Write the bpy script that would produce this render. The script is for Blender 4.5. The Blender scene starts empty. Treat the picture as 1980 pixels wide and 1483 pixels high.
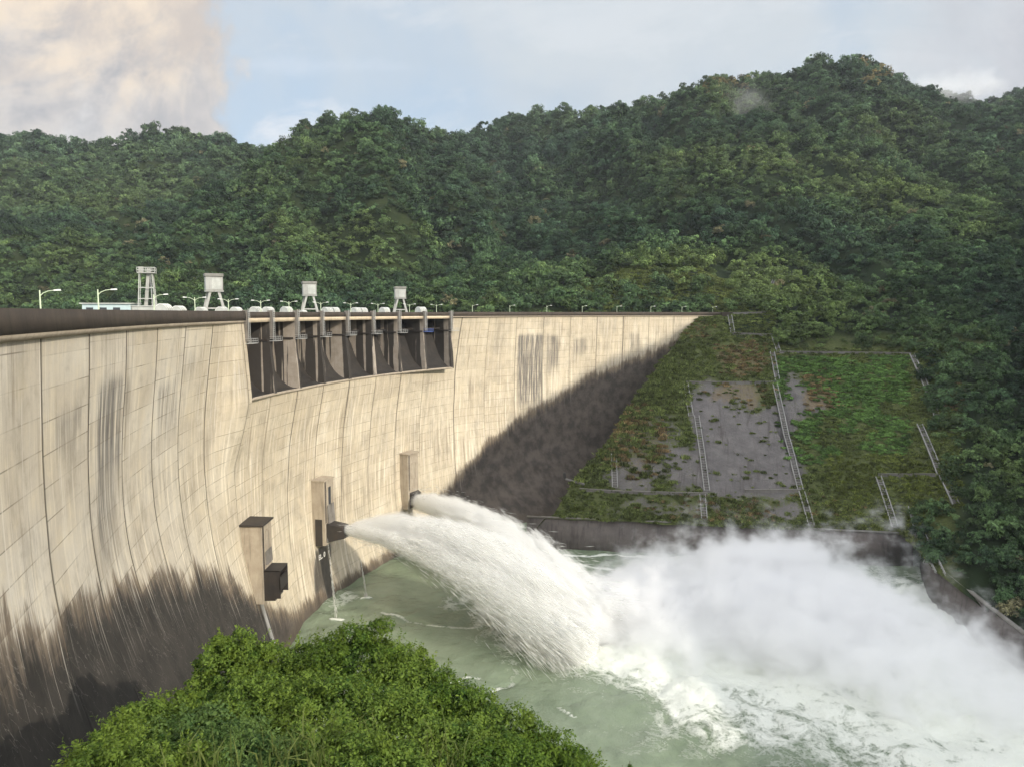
import bpy, bmesh, math, random
import numpy as np
from mathutils import Vector, Matrix, noise as mnoise
R = math.radians
rng = np.random.default_rng(7); random.seed(7)
sc = bpy.context.scene
col = sc.collection

# ------------------------------------------------------------------ camera
F = 1430.0; PW, PH = 1980.0, 1483.0
PIT = math.atan((741.5 - 605) / F)
cam_d = bpy.data.cameras.new('camera'); cam = bpy.data.objects.new('camera', cam_d); col.objects.link(cam)
cam_d.sensor_fit = 'HORIZONTAL'; cam_d.sensor_width = 36; cam_d.lens = 36 * F / PW
cam_d.clip_start = 0.1; cam_d.clip_end = 20000
cam.location = (0, 0, 0); cam.rotation_euler = (R(90) - PIT, 0, 0)
sc.camera = cam

# ------------------------------------------------------------------ sun, world, exposure
SUN_H = (0.75, -0.66); SUN_EL = 24.0
sd = bpy.data.lights.new('sun', 'SUN'); sun = bpy.data.objects.new('sun', sd); col.objects.link(sun)
sd.energy = 2.6; sd.angle = R(0.5); sd.color = (1.0, 0.92, 0.79)
_sl = math.hypot(*SUN_H)
sv = Vector((SUN_H[0] / _sl * math.cos(R(SUN_EL)), SUN_H[1] / _sl * math.cos(R(SUN_EL)), math.sin(R(SUN_EL))))
sun.rotation_euler = sv.to_track_quat('Z', 'Y').to_euler()
sun.location = (0, 0, 300)
sc.view_settings.view_transform = 'Standard'; sc.view_settings.look = 'None'
EXPO = 0.50
sc.view_settings.exposure = EXPO; sc.view_settings.gamma = 1; sc.view_settings.use_curve_mapping = False
sc.cycles.use_denoising = True; sc.cycles.use_adaptive_sampling = True; sc.cycles.adaptive_threshold = .03
sc.cycles.max_bounces = 8; sc.cycles.diffuse_bounces = 3; sc.cycles.glossy_bounces = 3
sc.cycles.transparent_max_bounces = 8; sc.cycles.volume_bounces = 8; sc.cycles.transmission_bounces = 3
sc.cycles.volume_step_rate = 1.0; sc.cycles.volume_max_steps = 512
sc.cycles.sample_clamp_indirect = 4.0

# ------------------------------------------------------------------ node maths
class G:
    """tiny expression layer over a node tree"""
    def __init__(s, tree): s.t = tree
    def n(s, typ, ins=None, **kw):
        nd = s.t.nodes.new(typ)
        for k, v in kw.items(): setattr(nd, k, v)
        for k, v in (ins or {}).items(): s.put(nd.inputs[k], v)
        return nd
    def put(s, sock, v):
        if isinstance(v, X): s.t.links.new(v.s, sock)
        elif isinstance(v, bpy.types.NodeSocket): s.t.links.new(v, sock)
        elif v is not None:
            if isinstance(v, (tuple, list)) and sock.type == 'RGBA' and len(v) == 3: v = (*v, 1)
            sock.default_value = v
    def m(s, op, a, b=None, c=None, clamp=False):
        nd = s.t.nodes.new('ShaderNodeMath'); nd.operation = op; nd.use_clamp = clamp
        for i, v in enumerate((a, b, c)):
            if v is not None: s.put(nd.inputs[i], v)
        return X(s, nd.outputs[0])
    def noise(s, vec=None, scale=1, detail=3, rough=.5, dist=0, lac=2, dim='3D', color=False, w=None):
        nd = s.n('ShaderNodeTexNoise', noise_dimensions=dim)
        if vec is not None: s.put(nd.inputs['Vector'], vec)
        s.put(nd.inputs['Scale'], scale); nd.inputs['Detail'].default_value = detail
        nd.inputs['Roughness'].default_value = rough; nd.inputs['Distortion'].default_value = dist
        nd.inputs['Lacunarity'].default_value = lac
        return X(s, nd.outputs['Color' if color else 'Fac'])
    def ss(s, v, a, b, o0=0.0, o1=1.0):
        nd = s.n('ShaderNodeMapRange', interpolation_type='SMOOTHSTEP')
        s.put(nd.inputs[0], v); s.put(nd.inputs[1], a); s.put(nd.inputs[2], b); s.put(nd.inputs[3], o0); s.put(nd.inputs[4], o1)
        return X(s, nd.outputs[0])
    def mix(s, f, a, b, mode='MIX'):
        nd = s.n('ShaderNodeMix', data_type='RGBA', blend_type=mode)
        s.put(nd.inputs['Factor'], f); s.put(nd.inputs[6], a); s.put(nd.inputs[7], b)
        return X(s, nd.outputs[2])
    def xyz(s, v):
        nd = s.n('ShaderNodeSeparateXYZ'); s.put(nd.inputs[0], v)
        return [X(s, o) for o in nd.outputs]
    def vec(s, x, y, z=0.0):
        nd = s.n('ShaderNodeCombineXYZ')
        for i, v in enumerate((x, y, z)): s.put(nd.inputs[i], v)
        return X(s, nd.outputs[0])
    def attr(s, name, out='Fac', typ='GEOMETRY'):
        nd = s.n('ShaderNodeAttribute', attribute_type=typ); nd.attribute_name = name
        return X(s, nd.outputs[out])
    def pos(s): return X(s, s.n('ShaderNodeNewGeometry').outputs['Position'])
    def nrm(s): return X(s, s.n('ShaderNodeNewGeometry').outputs['Normal'])
class X:
    def __init__(s, g, sock): s.g = g; s.s = sock
    def __add__(s, o): return s.g.m('ADD', s, o)
    __radd__ = __add__
    def __mul__(s, o): return s.g.m('MULTIPLY', s, o)
    __rmul__ = __mul__
    def __sub__(s, o): return s.g.m('SUBTRACT', s, o)
    def __rsub__(s, o): return s.g.m('SUBTRACT', o, s)
    def __truediv__(s, o): return s.g.m('DIVIDE', s, o)
    def max(s, o): return s.g.m('MAXIMUM', s, o)
    def min(s, o): return s.g.m('MINIMUM', s, o)
    def abs(s): return s.g.m('ABSOLUTE', s)
    def pow(s, o): return s.g.m('POWER', s, o)
    def floor(s): return s.g.m('FLOOR', s)
    def fract(s): return s.g.m('FRACT', s)
def mat(name, build, rough=.85, spec=.3, bump=None, **kw):
    m = bpy.data.materials.new(name); m.use_nodes = True
    t = m.node_tree; g = G(t); b = t.nodes['Principled BSDF']
    b.inputs['Roughness'].default_value = rough; b.inputs['Specular IOR Level'].default_value = spec
    r = build(g, b) if callable(build) else build
    if r is not None: g.put(b.inputs['Base Color'], r)
    for k, v in kw.items(): b.inputs[k].default_value = v
    return m
def set_bump(g, b, h, strength=.5, dist=.1):
    nd = g.n('ShaderNodeBump'); nd.inputs['Strength'].default_value = strength; nd.inputs['Distance'].default_value = dist
    g.put(nd.inputs['Height'], h); g.t.links.new(nd.outputs[0], b.inputs['Normal'])

# world: Nishita sky with procedural clouds by direction
w = bpy.data.worlds.new('World'); sc.world = w; w.use_nodes = True
g = G(w.node_tree); bg = w.node_tree.nodes['Background']
sky = g.n('ShaderNodeTexSky', sky_type='NISHITA'); sky.sun_disc = False
sky.sun_elevation = R(SUN_EL); sky.sun_rotation = math.atan2(SUN_H[0], SUN_H[1]); sky.altitude = 300
sky.air_density = 1.0; sky.dust_density = 1.2; sky.ozone_density = 1.0
bg.inputs['Strength'].default_value = 0.12
tc = g.n('ShaderNodeTexCoord')
dx, dy, dz = g.xyz(tc.outputs['Generated'])
yy = dy.max(0.05); u = dx / yy; v = dz / yy
front = g.ss(dy, 0.1, 0.35)
K = 1 / 0.12 / 2 ** EXPO
def cc(r, g_, b_): return (r * K, g_ * K, b_ * K)
nb = g.noise(g.vec(u, v * 1.0, 0.3), 3.2, 8, .55, .4)
nb2 = g.noise(g.vec(u, v * 1.6, 4.3), 9.0, 6, .6, .3)
# broad thin veil everywhere, stronger to the right
veil = g.ss(nb + u * 0.28 + v * 0.25, 0.36, 0.74)
sky_c = g.mix(0.80, sky.outputs[0], cc(.53, .65, .78))
c = g.mix(veil * 0.88, sky_c, cc(.67, .72, .76))
wn_ = g.noise(g.vec(u * .8 + v * .5, v * 2.2 - u * .3, 12.3), 4.5, 8, .62, .5)
c = g.mix(g.ss(wn_, .48, .66) * .55, c, cc(.76, .80, .84)); c = g.mix(g.ss(wn_, .46, .32) * g.ss(u, -.25, .15) * .35, c, cc(.52, .60, .69))
# mauve bank at the far right
rb = g.ss(u + (nb - .5) * .9 + v * .35, 0.50, 0.82)
rbs = g.noise(g.vec(u, v * 1.2, 9.3), 5, 6, .6, .5)
c = g.mix(rb * 0.75, c, g.mix(g.ss(rbs, .35, .7), cc(.56, .57, .62), cc(.70, .70, .73)))
# low bright puffs over the ridge left of centre
lp = g.ss(0.5 - ((u + .24) * 2.2).abs() + (nb2 - .5) * 1.2 - (v - .20).abs() * 4.5, 0.12, 0.42)
c = g.mix(lp * .8, c, cc(.83, .86, .91))
lp2 = g.ss(0.3 - (v - .315 + u * .02).abs() * 16 - ((u + .29) * 2).abs() + (nb2 - .5) * .8, -.05, .3)
c = g.mix(lp2 * .35, c, cc(.72, .80, .90))
# big cumulus, upper left
puff = g.noise(g.vec(u, v * 1.1, 2.1), 6.0, 9, .55, .9)
puff2 = g.noise(g.vec(u, v, 6.1), 17.0, 8, .6, .2)
def disc(cu, cv, r): return r - g.m('SQRT', (u - cu) * (u - cu) + (v - cv) * (v - cv))
edge = disc(-.555, .345, .215).max(disc(-.66, .22, .30)).max(disc(-.70, .46, .315)) + (puff - .5) * .21 + (puff2 - .5) * .11 + (g.noise(g.vec(u, v, 1.7), 40.0, 5, .6) - .5) * .03
cm = g.ss(edge, -0.014, 0.040)
shade = g.noise(g.vec(u * 1.0, v * 1.0, 7.7), 4.0, 8, .60, .8)
peach = g.ss(v + (shade - .5) * .55 + (u + .5) * .25, .25, .40)
base = g.mix(g.ss(shade * .6 + puff2 * .4, .40, .60), cc(.47, .47, .50), cc(.72, .68, .65))
cl = g.mix(peach * .85, base, g.mix(g.ss(puff * .65 + puff2 * .35, .41, .59), cc(.68, .60, .54), cc(1.0, .84, .66)))
wl = g.ss(.235 - v + (puff - .5) * .5, -.04, .08) * g.ss(g.noise(g.vec(u, v * .8, 5.5), 7, 8, .6, .8), .42, .62)
cl = g.mix(wl * .8, cl, cc(.86, .85, .84))
rim = g.ss(edge, .12, .0) * g.ss(puff, .4, .6)
cl = g.mix(rim * .45, cl, cc(.93, .84, .76))
c = g.mix(cm * .96, c, cl)
# behind the viewer: broken cloud, brightened as added fill for shade and mist
back_n = g.noise(tc.outputs['Generated'], 2.6, 7, .55, .3)
back = g.mix(g.ss(back_n, .40, .58), g.mix(1.0, sky.outputs[0], (1.3, 1.3, 1.3), 'MULTIPLY'), cc(2.7, 2.7, 2.7))
c = g.mix(front, back, c)
g.put(bg.inputs['Color'], c)

# ------------------------------------------------------------------ helpers
def ray(x, y):
    u = (x - 990) / F; v = (y - 741.5) / F
    return np.array([u, math.cos(PIT) - v * math.sin(PIT), -math.sin(PIT) - v * math.cos(PIT)])
def at_f(x, y, f):                      # point on the sight line of a photo pixel at forward distance f
    r = ray(x, y); return r * (f / r[1])
def at_z(x, y, z):
    r = ray(x, y); return r * (z / r[2])
def tag(o, label=None, cat=None, group=None, kind=None):
    if label: o['label'] = label
    if cat: o['category'] = cat
    if group: o['group'] = group
    if kind: o['kind'] = kind
    return o
def empty(name, loc=(0, 0, 0), rz=0, label=None, cat=None, group=None):
    o = bpy.data.objects.new(name, None); col.objects.link(o); o.location = loc; o.rotation_euler = (0, 0, rz)
    o.empty_display_size = .5
    return tag(o, label, cat, group)
def link(name, me, parent=None, m=None, keep=False):
    o = bpy.data.objects.new(name, me); col.objects.link(o)
    if m is not None: me.materials.append(m)
    if parent is not None: o.parent = parent
    return o
def grid_mesh(name, P, uv=None, attrs=None, smooth=True, flip=False):
    """P: (nr, nc, 3) array -> mesh"""
    nr, nc = P.shape[:2]; me = bpy.data.meshes.new(name)
    idx = np.arange(nr * nc).reshape(nr, nc)
    q = np.stack([idx[:-1, :-1], idx[:-1, 1:], idx[1:, 1:], idx[1:, :-1]], -1).reshape(-1, 4)
    if flip: q = q[:, ::-1]
    return arr_mesh(name, P.reshape(-1, 3), q, uv=None if uv is None else uv.reshape(-1, 2),
                    attrs={k: a.reshape(-1, *a.shape[2:]) for k, a in (attrs or {}).items()}, smooth=smooth)
def arr_mesh(name, V, Q, uv=None, attrs=None, smooth=False):
    me = bpy.data.meshes.new(name); k = Q.shape[1]
    me.vertices.add(len(V)); me.vertices.foreach_set('co', np.ascontiguousarray(V, np.float32).ravel())
    me.loops.add(Q.size); me.loops.foreach_set('vertex_index', np.ascontiguousarray(Q, np.int32).ravel())
    me.polygons.add(len(Q)); me.polygons.foreach_set('loop_start', np.arange(0, Q.size, k, dtype=np.int32))
    me.polygons.foreach_set('loop_total', np.full(len(Q), k, np.int32))
    if smooth: me.polygons.foreach_set('use_smooth', np.ones(len(Q), bool))
    me.update(calc_edges=True)
    if uv is not None:
        l = me.uv_layers.new(name='UVMap'); l.data.foreach_set('uv', np.ascontiguousarray(uv[Q.ravel()], np.float32).ravel())
    for n_, a in (attrs or {}).items():
        if a.ndim == 1:
            at = me.attributes.new(n_, 'FLOAT', 'POINT'); at.data.foreach_set('value', np.ascontiguousarray(a, np.float32))
        else:
            at = me.attributes.new(n_, 'FLOAT_VECTOR', 'POINT'); at.data.foreach_set('vector', np.ascontiguousarray(a, np.float32).ravel())
    return me
class MB:
    """collects shapes into one mesh"""
    def __init__(s): s.v = []; s.f = []
    def add(s, vs, fs):
        o = len(s.v); s.v += [tuple(map(float, v)) for v in vs]; s.f += [tuple(i + o for i in f) for f in fs]
    def hexa(s, b, t):                 # four bottom, four top corners
        s.add(list(b) + list(t), [(3, 2, 1, 0), (4, 5, 6, 7), (0, 1, 5, 4), (1, 2, 6, 5), (2, 3, 7, 6), (3, 0, 4, 7)])
    def box(s, c, d):
        x, y, z = c; a, b, h = d[0] / 2, d[1] / 2, d[2] / 2
        s.hexa([(x - a, y - b, z - h), (x + a, y - b, z - h), (x + a, y + b, z - h), (x - a, y + b, z - h)],
               [(x - a, y - b, z + h), (x + a, y - b, z + h), (x + a, y + b, z + h), (x - a, y + b, z + h)])
    def bar(s, p, q, wd=.1, ht=None):
        p = Vector(p); q = Vector(q); d = (q - p).normalized(); ht = ht or wd
        up = Vector((0, 0, 1)) if abs(d.z) < .95 else Vector((1, 0, 0))
        a = d.cross(up).normalized() * wd / 2; b = a.cross(d).normalized() * ht / 2
        s.hexa([p - a - b, p + a - b, p + a + b, p - a + b], [q - a - b, q + a - b, q + a + b, q - a + b])
    def tube(s, pts, rad, n=8):
        pts = [Vector(p) for p in pts]; rads = rad if isinstance(rad, (list, tuple)) else [rad] * len(pts)
        rings = []
        for i, p in enumerate(pts):
            d = (pts[min(i + 1, len(pts) - 1)] - pts[max(i - 1, 0)]).normalized()
            up = Vector((0, 0, 1)) if abs(d.z) < .9 else Vector((1, 0, 0))
            a = d.cross(up).normalized(); b = a.cross(d).normalized()
            rings.append([p + (a * math.cos(2 * math.pi * k / n) + b * math.sin(2 * math.pi * k / n)) * rads[i] for k in range(n)])
        vs = [v for r in rings for v in r]; fs = []
        for i in range(len(rings) - 1):
            for k in range(n):
                fs.append((i * n + k, i * n + (k + 1) % n, (i + 1) * n + (k + 1) % n, (i + 1) * n + k))
        fs.append(tuple(range(n))[::-1]); fs.append(tuple(range((len(rings) - 1) * n, len(rings) * n)))
        s.add(vs, fs)
    def build(s, name, m, parent=None, smooth=False, bevel=0):
        me = bpy.data.meshes.new(name); me.from_pydata(s.v, [], s.f); me.update()
        if smooth: me.polygons.foreach_set('use_smooth', [True] * len(me.polygons))
        o = link(name, me, parent, m)
        if bevel:
            bm = bmesh.new(); bm.from_mesh(me)
            bmesh.ops.bevel(bm, geom=bm.edges[:], offset=bevel, segments=1, affect='EDGES'); bm.to_mesh(me); bm.free()
        return o
def fbm2(x, y, scale, octv=5, seed=0.0, gain=.5):
    """numpy value noise, fractal"""
    x = np.asarray(x, float) / scale + seed * 17.3; y = np.asarray(y, float) / scale + seed * 9.1
    out = np.zeros(np.broadcast(x, y).shape); amp = 1; tot = 0
    for o in range(octv):
        xi = np.floor(x).astype(np.int64); yi = np.floor(y).astype(np.int64); fx = x - xi; fy = y - yi
        fx = fx * fx * (3 - 2 * fx); fy = fy * fy * (3 - 2 * fy)
        def h(a, b):
            n = (a * 374761393 + b * 668265263 + o * 974711) & 0xffffffff
            n = ((n ^ (n >> 13)) * 1274126177) & 0xffffffff
            return ((n ^ (n >> 16)) & 0xffff) / 65535.0
        v = (h(xi, yi) * (1 - fx) + h(xi + 1, yi) * fx) * (1 - fy) + (h(xi, yi + 1) * (1 - fx) + h(xi + 1, yi + 1) * fx) * fy
        out += (v - .5) * 2 * amp; tot += amp; amp *= gain; x = x * 2.03 + 3.7; y = y * 2.03 + 1.9
    return out / tot

# ------------------------------------------------------------------ dam plan curve (s in blocks of 16 m)
W = 16.0
_cp = [-2.70126943, 4.25164737, 1.85397933, -0.0179267, -0.17326173, 0.11768162]
_S = np.linspace(-6, 26, 3201); _u = _S / 15; _k = _cp[3] + _cp[4] * np.where(_u < 0, 0, _u) + _cp[5] * _u * _u
_ds = _S[1] - _S[0]; _h = np.concatenate([[0], np.cumsum((_k[1:] + _k[:-1]) / 2 * _ds)]); _i0 = int(np.argmin(abs(_S)))
_h += _cp[2] - _h[_i0]
_X = np.concatenate([[0], np.cumsum(np.cos((_h[1:] + _h[:-1]) / 2) * _ds)]); _Y = np.concatenate([[0], np.cumsum(np.sin((_h[1:] + _h[:-1]) / 2) * _ds)])
_X += _cp[0] - _X[_i0]; _Y += _cp[1] - _Y[_i0]; _X *= W; _Y *= W
def C_(s): return np.stack([np.interp(s, _S, _X), np.interp(s, _S, _Y)], -1)
def T_(s): h = np.interp(s, _S, _h); return np.stack([np.cos(h), np.sin(h)], -1)
def N_(s): t = T_(s); return np.stack([t[..., 1], -t[..., 0]], -1)
def DP(s, n, z):                       # dam point from (block, offset downstream, height)
    s = np.asarray(s, float); n = np.asarray(n, float); z = np.asarray(z, float)
    p = C_(s) + N_(s) * n[..., None]
    return np.concatenate([p, np.broadcast_to(z, p.shape[:-1])[..., None]], -1)
P0, DPI = 6.1288, 0.96333              # first pier, pier spacing
P8 = P0 + 8 * DPI
PS = [-4, 0, 2, 5, 7.1, 8.1, 11.4, 14.3, 15.3, 16.5, 20, 25]
PT = {
 -4: [(0, 0), (-8, -.1), (-18, .5), (-28, 2), (-40, 6), (-60, 14), (-92, 30)],
  0: [(0, 0), (-7, -.3), (-15, -.6), (-25, -.4), (-35, .9), (-50, 5), (-70, 13), (-92, 22)],
  2: [(0, 0), (-8, -.4), (-13, -1), (-17, -1.4), (-25, -1.7), (-33, -1.1), (-41, .8), (-55, 5.5), (-70, 11), (-92, 19)],
  5: [(0, 0), (-8, -1.1), (-16, -2.2), (-23, -2.9), (-30, -3.2), (-39, -2.8), (-47, -1.9), (-56, -.2), (-66, 3), (-76, 7), (-92, 13)],
  7.1: [(0, 0), (-8, 0), (-19.5, .0), (-28, -1.2), (-37, -2.2), (-50, -2.5), (-66, -.9), (-76, .8), (-84, 2.3), (-92, 4)],
  8.1: [(0, 0), (-20, .3), (-28, -1), (-35, -2), (-49, -3.1), (-62, -2.8), (-76, -1), (-84, .5), (-92, 2)],
  11.4: [(0, 0), (-21, .3), (-30, -1), (-39, -1.9), (-51, -3), (-64, -3.1), (-76, -1.5), (-84, 1), (-92, 3)],
  14.3: [(0, -.2), (-11, -2.7), (-23, -4.7), (-40, -5.7), (-58, -5.3), (-70, -4), (-76, -2), (-84, 8), (-92, 18)],
  15.3: [(0, -.1), (-10, -1.7), (-20, -3), (-31, -3.7), (-45, -4), (-60, -2.5), (-72, 1), (-84, 14), (-92, 22)],
  16.5: [(0, 0), (-12, -1.1), (-25, -1.7), (-42, -1.7), (-58, 0), (-70, 5), (-84, 20), (-92, 26)],
  20: [(0, 0), (-13, -.3), (-23, -.8), (-40, -.5), (-60, 3), (-84, 16), (-92, 22)],
  25: [(0, 0), (-14, -.2), (-30, 0), (-60, 5), (-92, 14)],
}
_zs = np.linspace(0, -92, 93)
def _smooth(a, k):
    ker = np.ones(k) / k; p = np.pad(a, k // 2, mode='edge'); return np.convolve(p, ker, 'valid')
_tab = np.stack([_smooth(np.interp(-_zs, [-q[0] for q in PT[s]], [q[1] for q in PT[s]]), 7) for s in PS])
_tab -= (_tab[:, :1] - np.array([PT[s][0][1] for s in PS])[:, None])
def nface(s, z):
    s, z = np.broadcast_arrays(np.asarray(s, float), np.asarray(z, float))
    zi = np.clip(-z, 0, 91.999); k = zi.astype(int); fz = zi - k
    si = np.interp(s, PS, np.arange(len(PS))); j = np.clip(si.astype(int), 0, len(PS) - 2); fs = si - j; fs = fs * fs * (3 - 2 * fs) * .5 + fs * .5
    a = _tab[j, k] * (1 - fz) + _tab[j, k + 1] * fz; b = _tab[j + 1, k] * (1 - fz) + _tab[j + 1, k + 1] * fz
    return a * (1 - fs) + b * fs
def sol(s, x, y):                      # offset and height where a sight line meets the radial plane at s
    r = ray(x, y); C = C_(s); n = N_(s)
    k, a = np.linalg.solve(np.array([[r[0], -n[0]], [r[1], -n[1]]]), C); return a, k * r[2]
def hit(x, y, lo=-1.5, hi=24.5):       # (s, n, z) where a sight line meets the face
    best = None
    for s in np.arange(lo, hi, .02):
        a, z = sol(s, x, y)
        if -92 < z < 0:
            d = a - float(nface(s, z))
            if best is not None and best[0] * d < 0 and abs(d) < 15:
                t = best[0] / (best[0] - d); return best[1] + t * (s - best[1]), best[2] + t * (a - best[2]), best[3] + t * (z - best[3])
            best = (d, s, a, z)
    return None
ZW = -84.0

# ------------------------------------------------------------------ materials
def concrete_face(g, b):
    uvn = X(g, g.n('ShaderNodeUVMap').outputs[0]); U, V, _ = g.xyz(uvn)      # U metres along, V metres height
    pos = g.pos()
    blk = (U / 16).floor()
    wn = g.n('ShaderNodeTexWhiteNoise', noise_dimensions='1D'); g.put(wn.inputs['W'], blk); rb = X(g, wn.outputs[0])
    lift = (V + rb * 1.6) / 3.1; lf = lift.floor()
    wn2 = g.n('ShaderNodeTexWhiteNoise', noise_dimensions='2D'); g.put(wn2.inputs['Vector'], g.vec(blk, lf)); rbl = X(g, wn2.outputs[0])
    big = g.noise(g.vec(U, V, 0), .035, 4, .55)
    mid = g.noise(g.vec(U, V, 3), .25, 6, .65)
    fine = g.noise(g.vec(U, V, 5), 2.2, 5, .7)
    st = g.noise(g.vec(U * 1.1, V * .045, 0), 1.0, 6, .62, .15)               # vertical streaks
    st2 = g.noise(g.vec(U * 3.2, V * .10, 7), 1.0, 5, .6, .1)
    left = g.ss(U, 110, 30)
    c = g.mix(left * .8, (.57, .495, .37), (.70, .665, .59))
    c = g.mix(g.ss(big, .35, .7) * .6, c, (.44, .37, .265))
    c = g.mix(rbl * .34, c, (.40, .33, .235))
    c = g.mix(g.ss(mid, .45, .75) * .45, c, (.70, .60, .42))
    c = g.mix(g.ss(mid, .5, .28) * .5, c, (.32, .275, .205))
    pat = g.noise(g.vec(U * .10, V * .05, 41), 1.0, 6, .7, .4); c = g.mix(g.ss(pat, .50, .66) * .45, c, (.30, .265, .21)); c = g.mix(g.ss(pat, .44, .30) * .4, c, (.76, .70, .58))
    # fresh calcite streaks and dark weather streaks
    low = g.ss(V, -8, -45)
    c = g.mix(g.ss(st, .52, .68) * (low * .55 + .3), c, (.80, .72, .57))
    c = g.mix(g.ss(st2, .56, .70) * (low * .35 + .12), c, (.85, .78, .64))
    pz = g.ss(g.noise(g.vec(U * .07, V * .03, 51), 1.0, 4, .6), .40, .62)
    c = g.mix(g.ss(st, .47, .35) * .70 * pz, c, (.25, .205, .15))
    c = g.mix(g.ss(st2, .43, .33) * .7 * pz, c, (.27, .22, .16))
    c = g.mix(g.ss(fine, .5, .8) * .25, c, (.30, .25, .18))
    # explicit grey weather patches (stain attribute baked on the mesh)
    dk = g.attr('patch')
    c = g.mix(((dk * g.ss(st2 * .6 + st * .6, .76, .50)) + g.ss(dk, 1.3, 1.8)).min(1.0) * .86, c, g.mix(g.ss(dk, 1.3, 1.8), (.095, .09, .088), (.030, .028, .027)))
    # lift lines
    lv = (lift.fract() - .5).abs()
    lw = g.ss(lv, .470, .492) * (.12 + .62 * g.ss(g.noise(g.vec(U, V, 11), .12, 3, .6), .38, .62))
    c = g.mix(lw, c, (.17, .145, .105))
    # monolith joints, wandering a little
    jx = ((U / 16 + (g.noise(g.vec(0, V, 2), .09, 2, .5) - .5) * .03).fract() - .5).abs()
    wj = g.n('ShaderNodeTexWhiteNoise', noise_dimensions='1D'); g.put(wj.inputs['W'], (U / 16 + .5).floor() + 5.0); jw = g.attr('joint') * g.ss(X(g, wj.outputs[0]), .0, .8, .35, 1.0)
    c = g.mix(g.ss(jx, .4855, .492) * jw, c, (.045, .038, .03))
    c = g.mix(g.ss(jx, .46, .495) * jw * g.ss(st2, .35, .6) * .5, c, (.20, .165, .12))
    # algae plus hill shade painted dark: signed height above its upper limit
    al = g.attr('algae_shade'); n1 = g.noise(g.vec(U * .55, V * .05, 13), 1.0, 6, .72)
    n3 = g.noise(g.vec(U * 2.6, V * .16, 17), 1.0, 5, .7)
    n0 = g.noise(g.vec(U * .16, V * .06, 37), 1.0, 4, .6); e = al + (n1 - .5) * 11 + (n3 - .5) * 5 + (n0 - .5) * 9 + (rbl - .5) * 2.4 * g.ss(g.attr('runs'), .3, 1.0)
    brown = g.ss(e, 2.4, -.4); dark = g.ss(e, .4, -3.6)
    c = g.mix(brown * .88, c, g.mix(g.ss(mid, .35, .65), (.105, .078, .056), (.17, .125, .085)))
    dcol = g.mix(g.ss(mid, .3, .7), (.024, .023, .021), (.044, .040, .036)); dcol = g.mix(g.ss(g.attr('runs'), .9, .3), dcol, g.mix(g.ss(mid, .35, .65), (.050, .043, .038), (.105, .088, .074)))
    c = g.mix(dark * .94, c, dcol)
    # calcite runs that cross the dark algae and painted shade
    n4 = g.noise(g.vec(U * 1.8, V * .035, 23), 1.0, 4, .6)
    run = g.ss(n4 + (n3 - .5) * .08, .60, .65) * g.ss(e, -10, 2) * g.attr('runs')
    c = g.mix(run * .85, c, (.66, .61, .52))
    n5 = g.noise(g.vec(U * .6 + V * .42, V * .12 - U * .1, 29), .8, 3, .6)
    c = g.mix(g.ss((n5 - .5).abs(), .006, .0) * g.ss(al, -26, -6) * brown * .2 * g.attr('runs'), c, (.55, .5, .43))
    wet = g.ss(V + (n1 - .5) * 3, -80.0, -83.0)
    c = g.mix(wet * .6, c, (.10, .08, .06))
    set_bump(g, b, fine * .5 + mid + g.ss(jx, .475, .497) * -2.0 * jw, .5, .12)
    return c
M = {}
M['face'] = mat('dam_concrete', concrete_face, .9, .25)
def plain_concrete(c1, c2, streak=.5, dark=(.10, .085, .07), sc_=1.0):
    def f(g, b):
        p = g.pos(); x, y, z = g.xyz(p)
        a = g.noise(p, .35 * sc_, 5, .65); s = g.noise(g.vec(x * 1.3, y * 1.3, z * .12), sc_, 5, .65)
        fn = g.noise(p, 3.5, 4, .7)
        c = g.mix(g.ss(a, .3, .7), c1, c2); c = g.mix(g.ss(s, .5, .7) * streak, c, dark)
        c = g.mix(g.ss(s, .42, .3) * streak * .4, c, tuple(min(1, q * 1.5) for q in c1))
        c = g.mix(g.ss(fn, .5, .8) * .25, c, dark)
        set_bump(g, b, fn + a, .35, .05)
        return c
    return f
def pier_mat(g, b):
    p = g.pos(); x, y, z = g.xyz(p)
    a = g.noise(p, .5, 5, .65); s = g.noise(g.vec(x * .42, y * .42, z * .012), 1.0, 3, .6); f = g.noise(g.vec(x * 2, y * 2, z * .15), 1.0, 4, .6)
    c = g.mix(g.ss(a, .3, .7), (.38, .33, .275), (.30, .255, .205)); c = g.mix(g.ss(f, .5, .7) * .35, c, (.22, .18, .14))
    c = g.mix(g.ss(s + (f - .5) * .12, .45, .48) * .93, c, (.026, .023, .021)); c = g.mix(g.ss(z, -4.5, -2.2) * .6, c, (.10, .085, .07)); set_bump(g, b, a, .3, .05); return c  # upper pier darkened beneath the deck: deck shadow put into the colour
M['pier'] = mat('pier_concrete', pier_mat, .88)
M['ogee'] = mat('chute_concrete', plain_concrete((.030, .027, .025), (.050, .043, .036), .4, (.018, .016, .015)), .6, .3)
M['parapet'] = mat('parapet_concrete', plain_concrete((.055, .044, .036), (.075, .060, .046), .5, (.03, .028, .02)), .9)
M['beam'] = mat('beam_concrete', plain_concrete((.60, .49, .34), (.50, .41, .29), .25, (.22, .17, .12)), .85)
M['lip'] = mat('lip_concrete', plain_concrete((.40, .34, .26), (.33, .28, .21), .4, (.13, .10, .08)), .85)
M['house'] = mat('housing_concrete', plain_concrete((.42, .36, .275), (.34, .285, .215), .5, (.16, .13, .10)), .85)
M['post'] = mat('pier_top_concrete', plain_concrete((.22, .20, .175), (.15, .135, .115), .6, (.05, .045, .04)), .85)
M['tower'] = mat('tower_concrete', plain_concrete((.40, .40, .37), (.30, .30, .275), .5, (.25, .23, .20)), .8)
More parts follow.
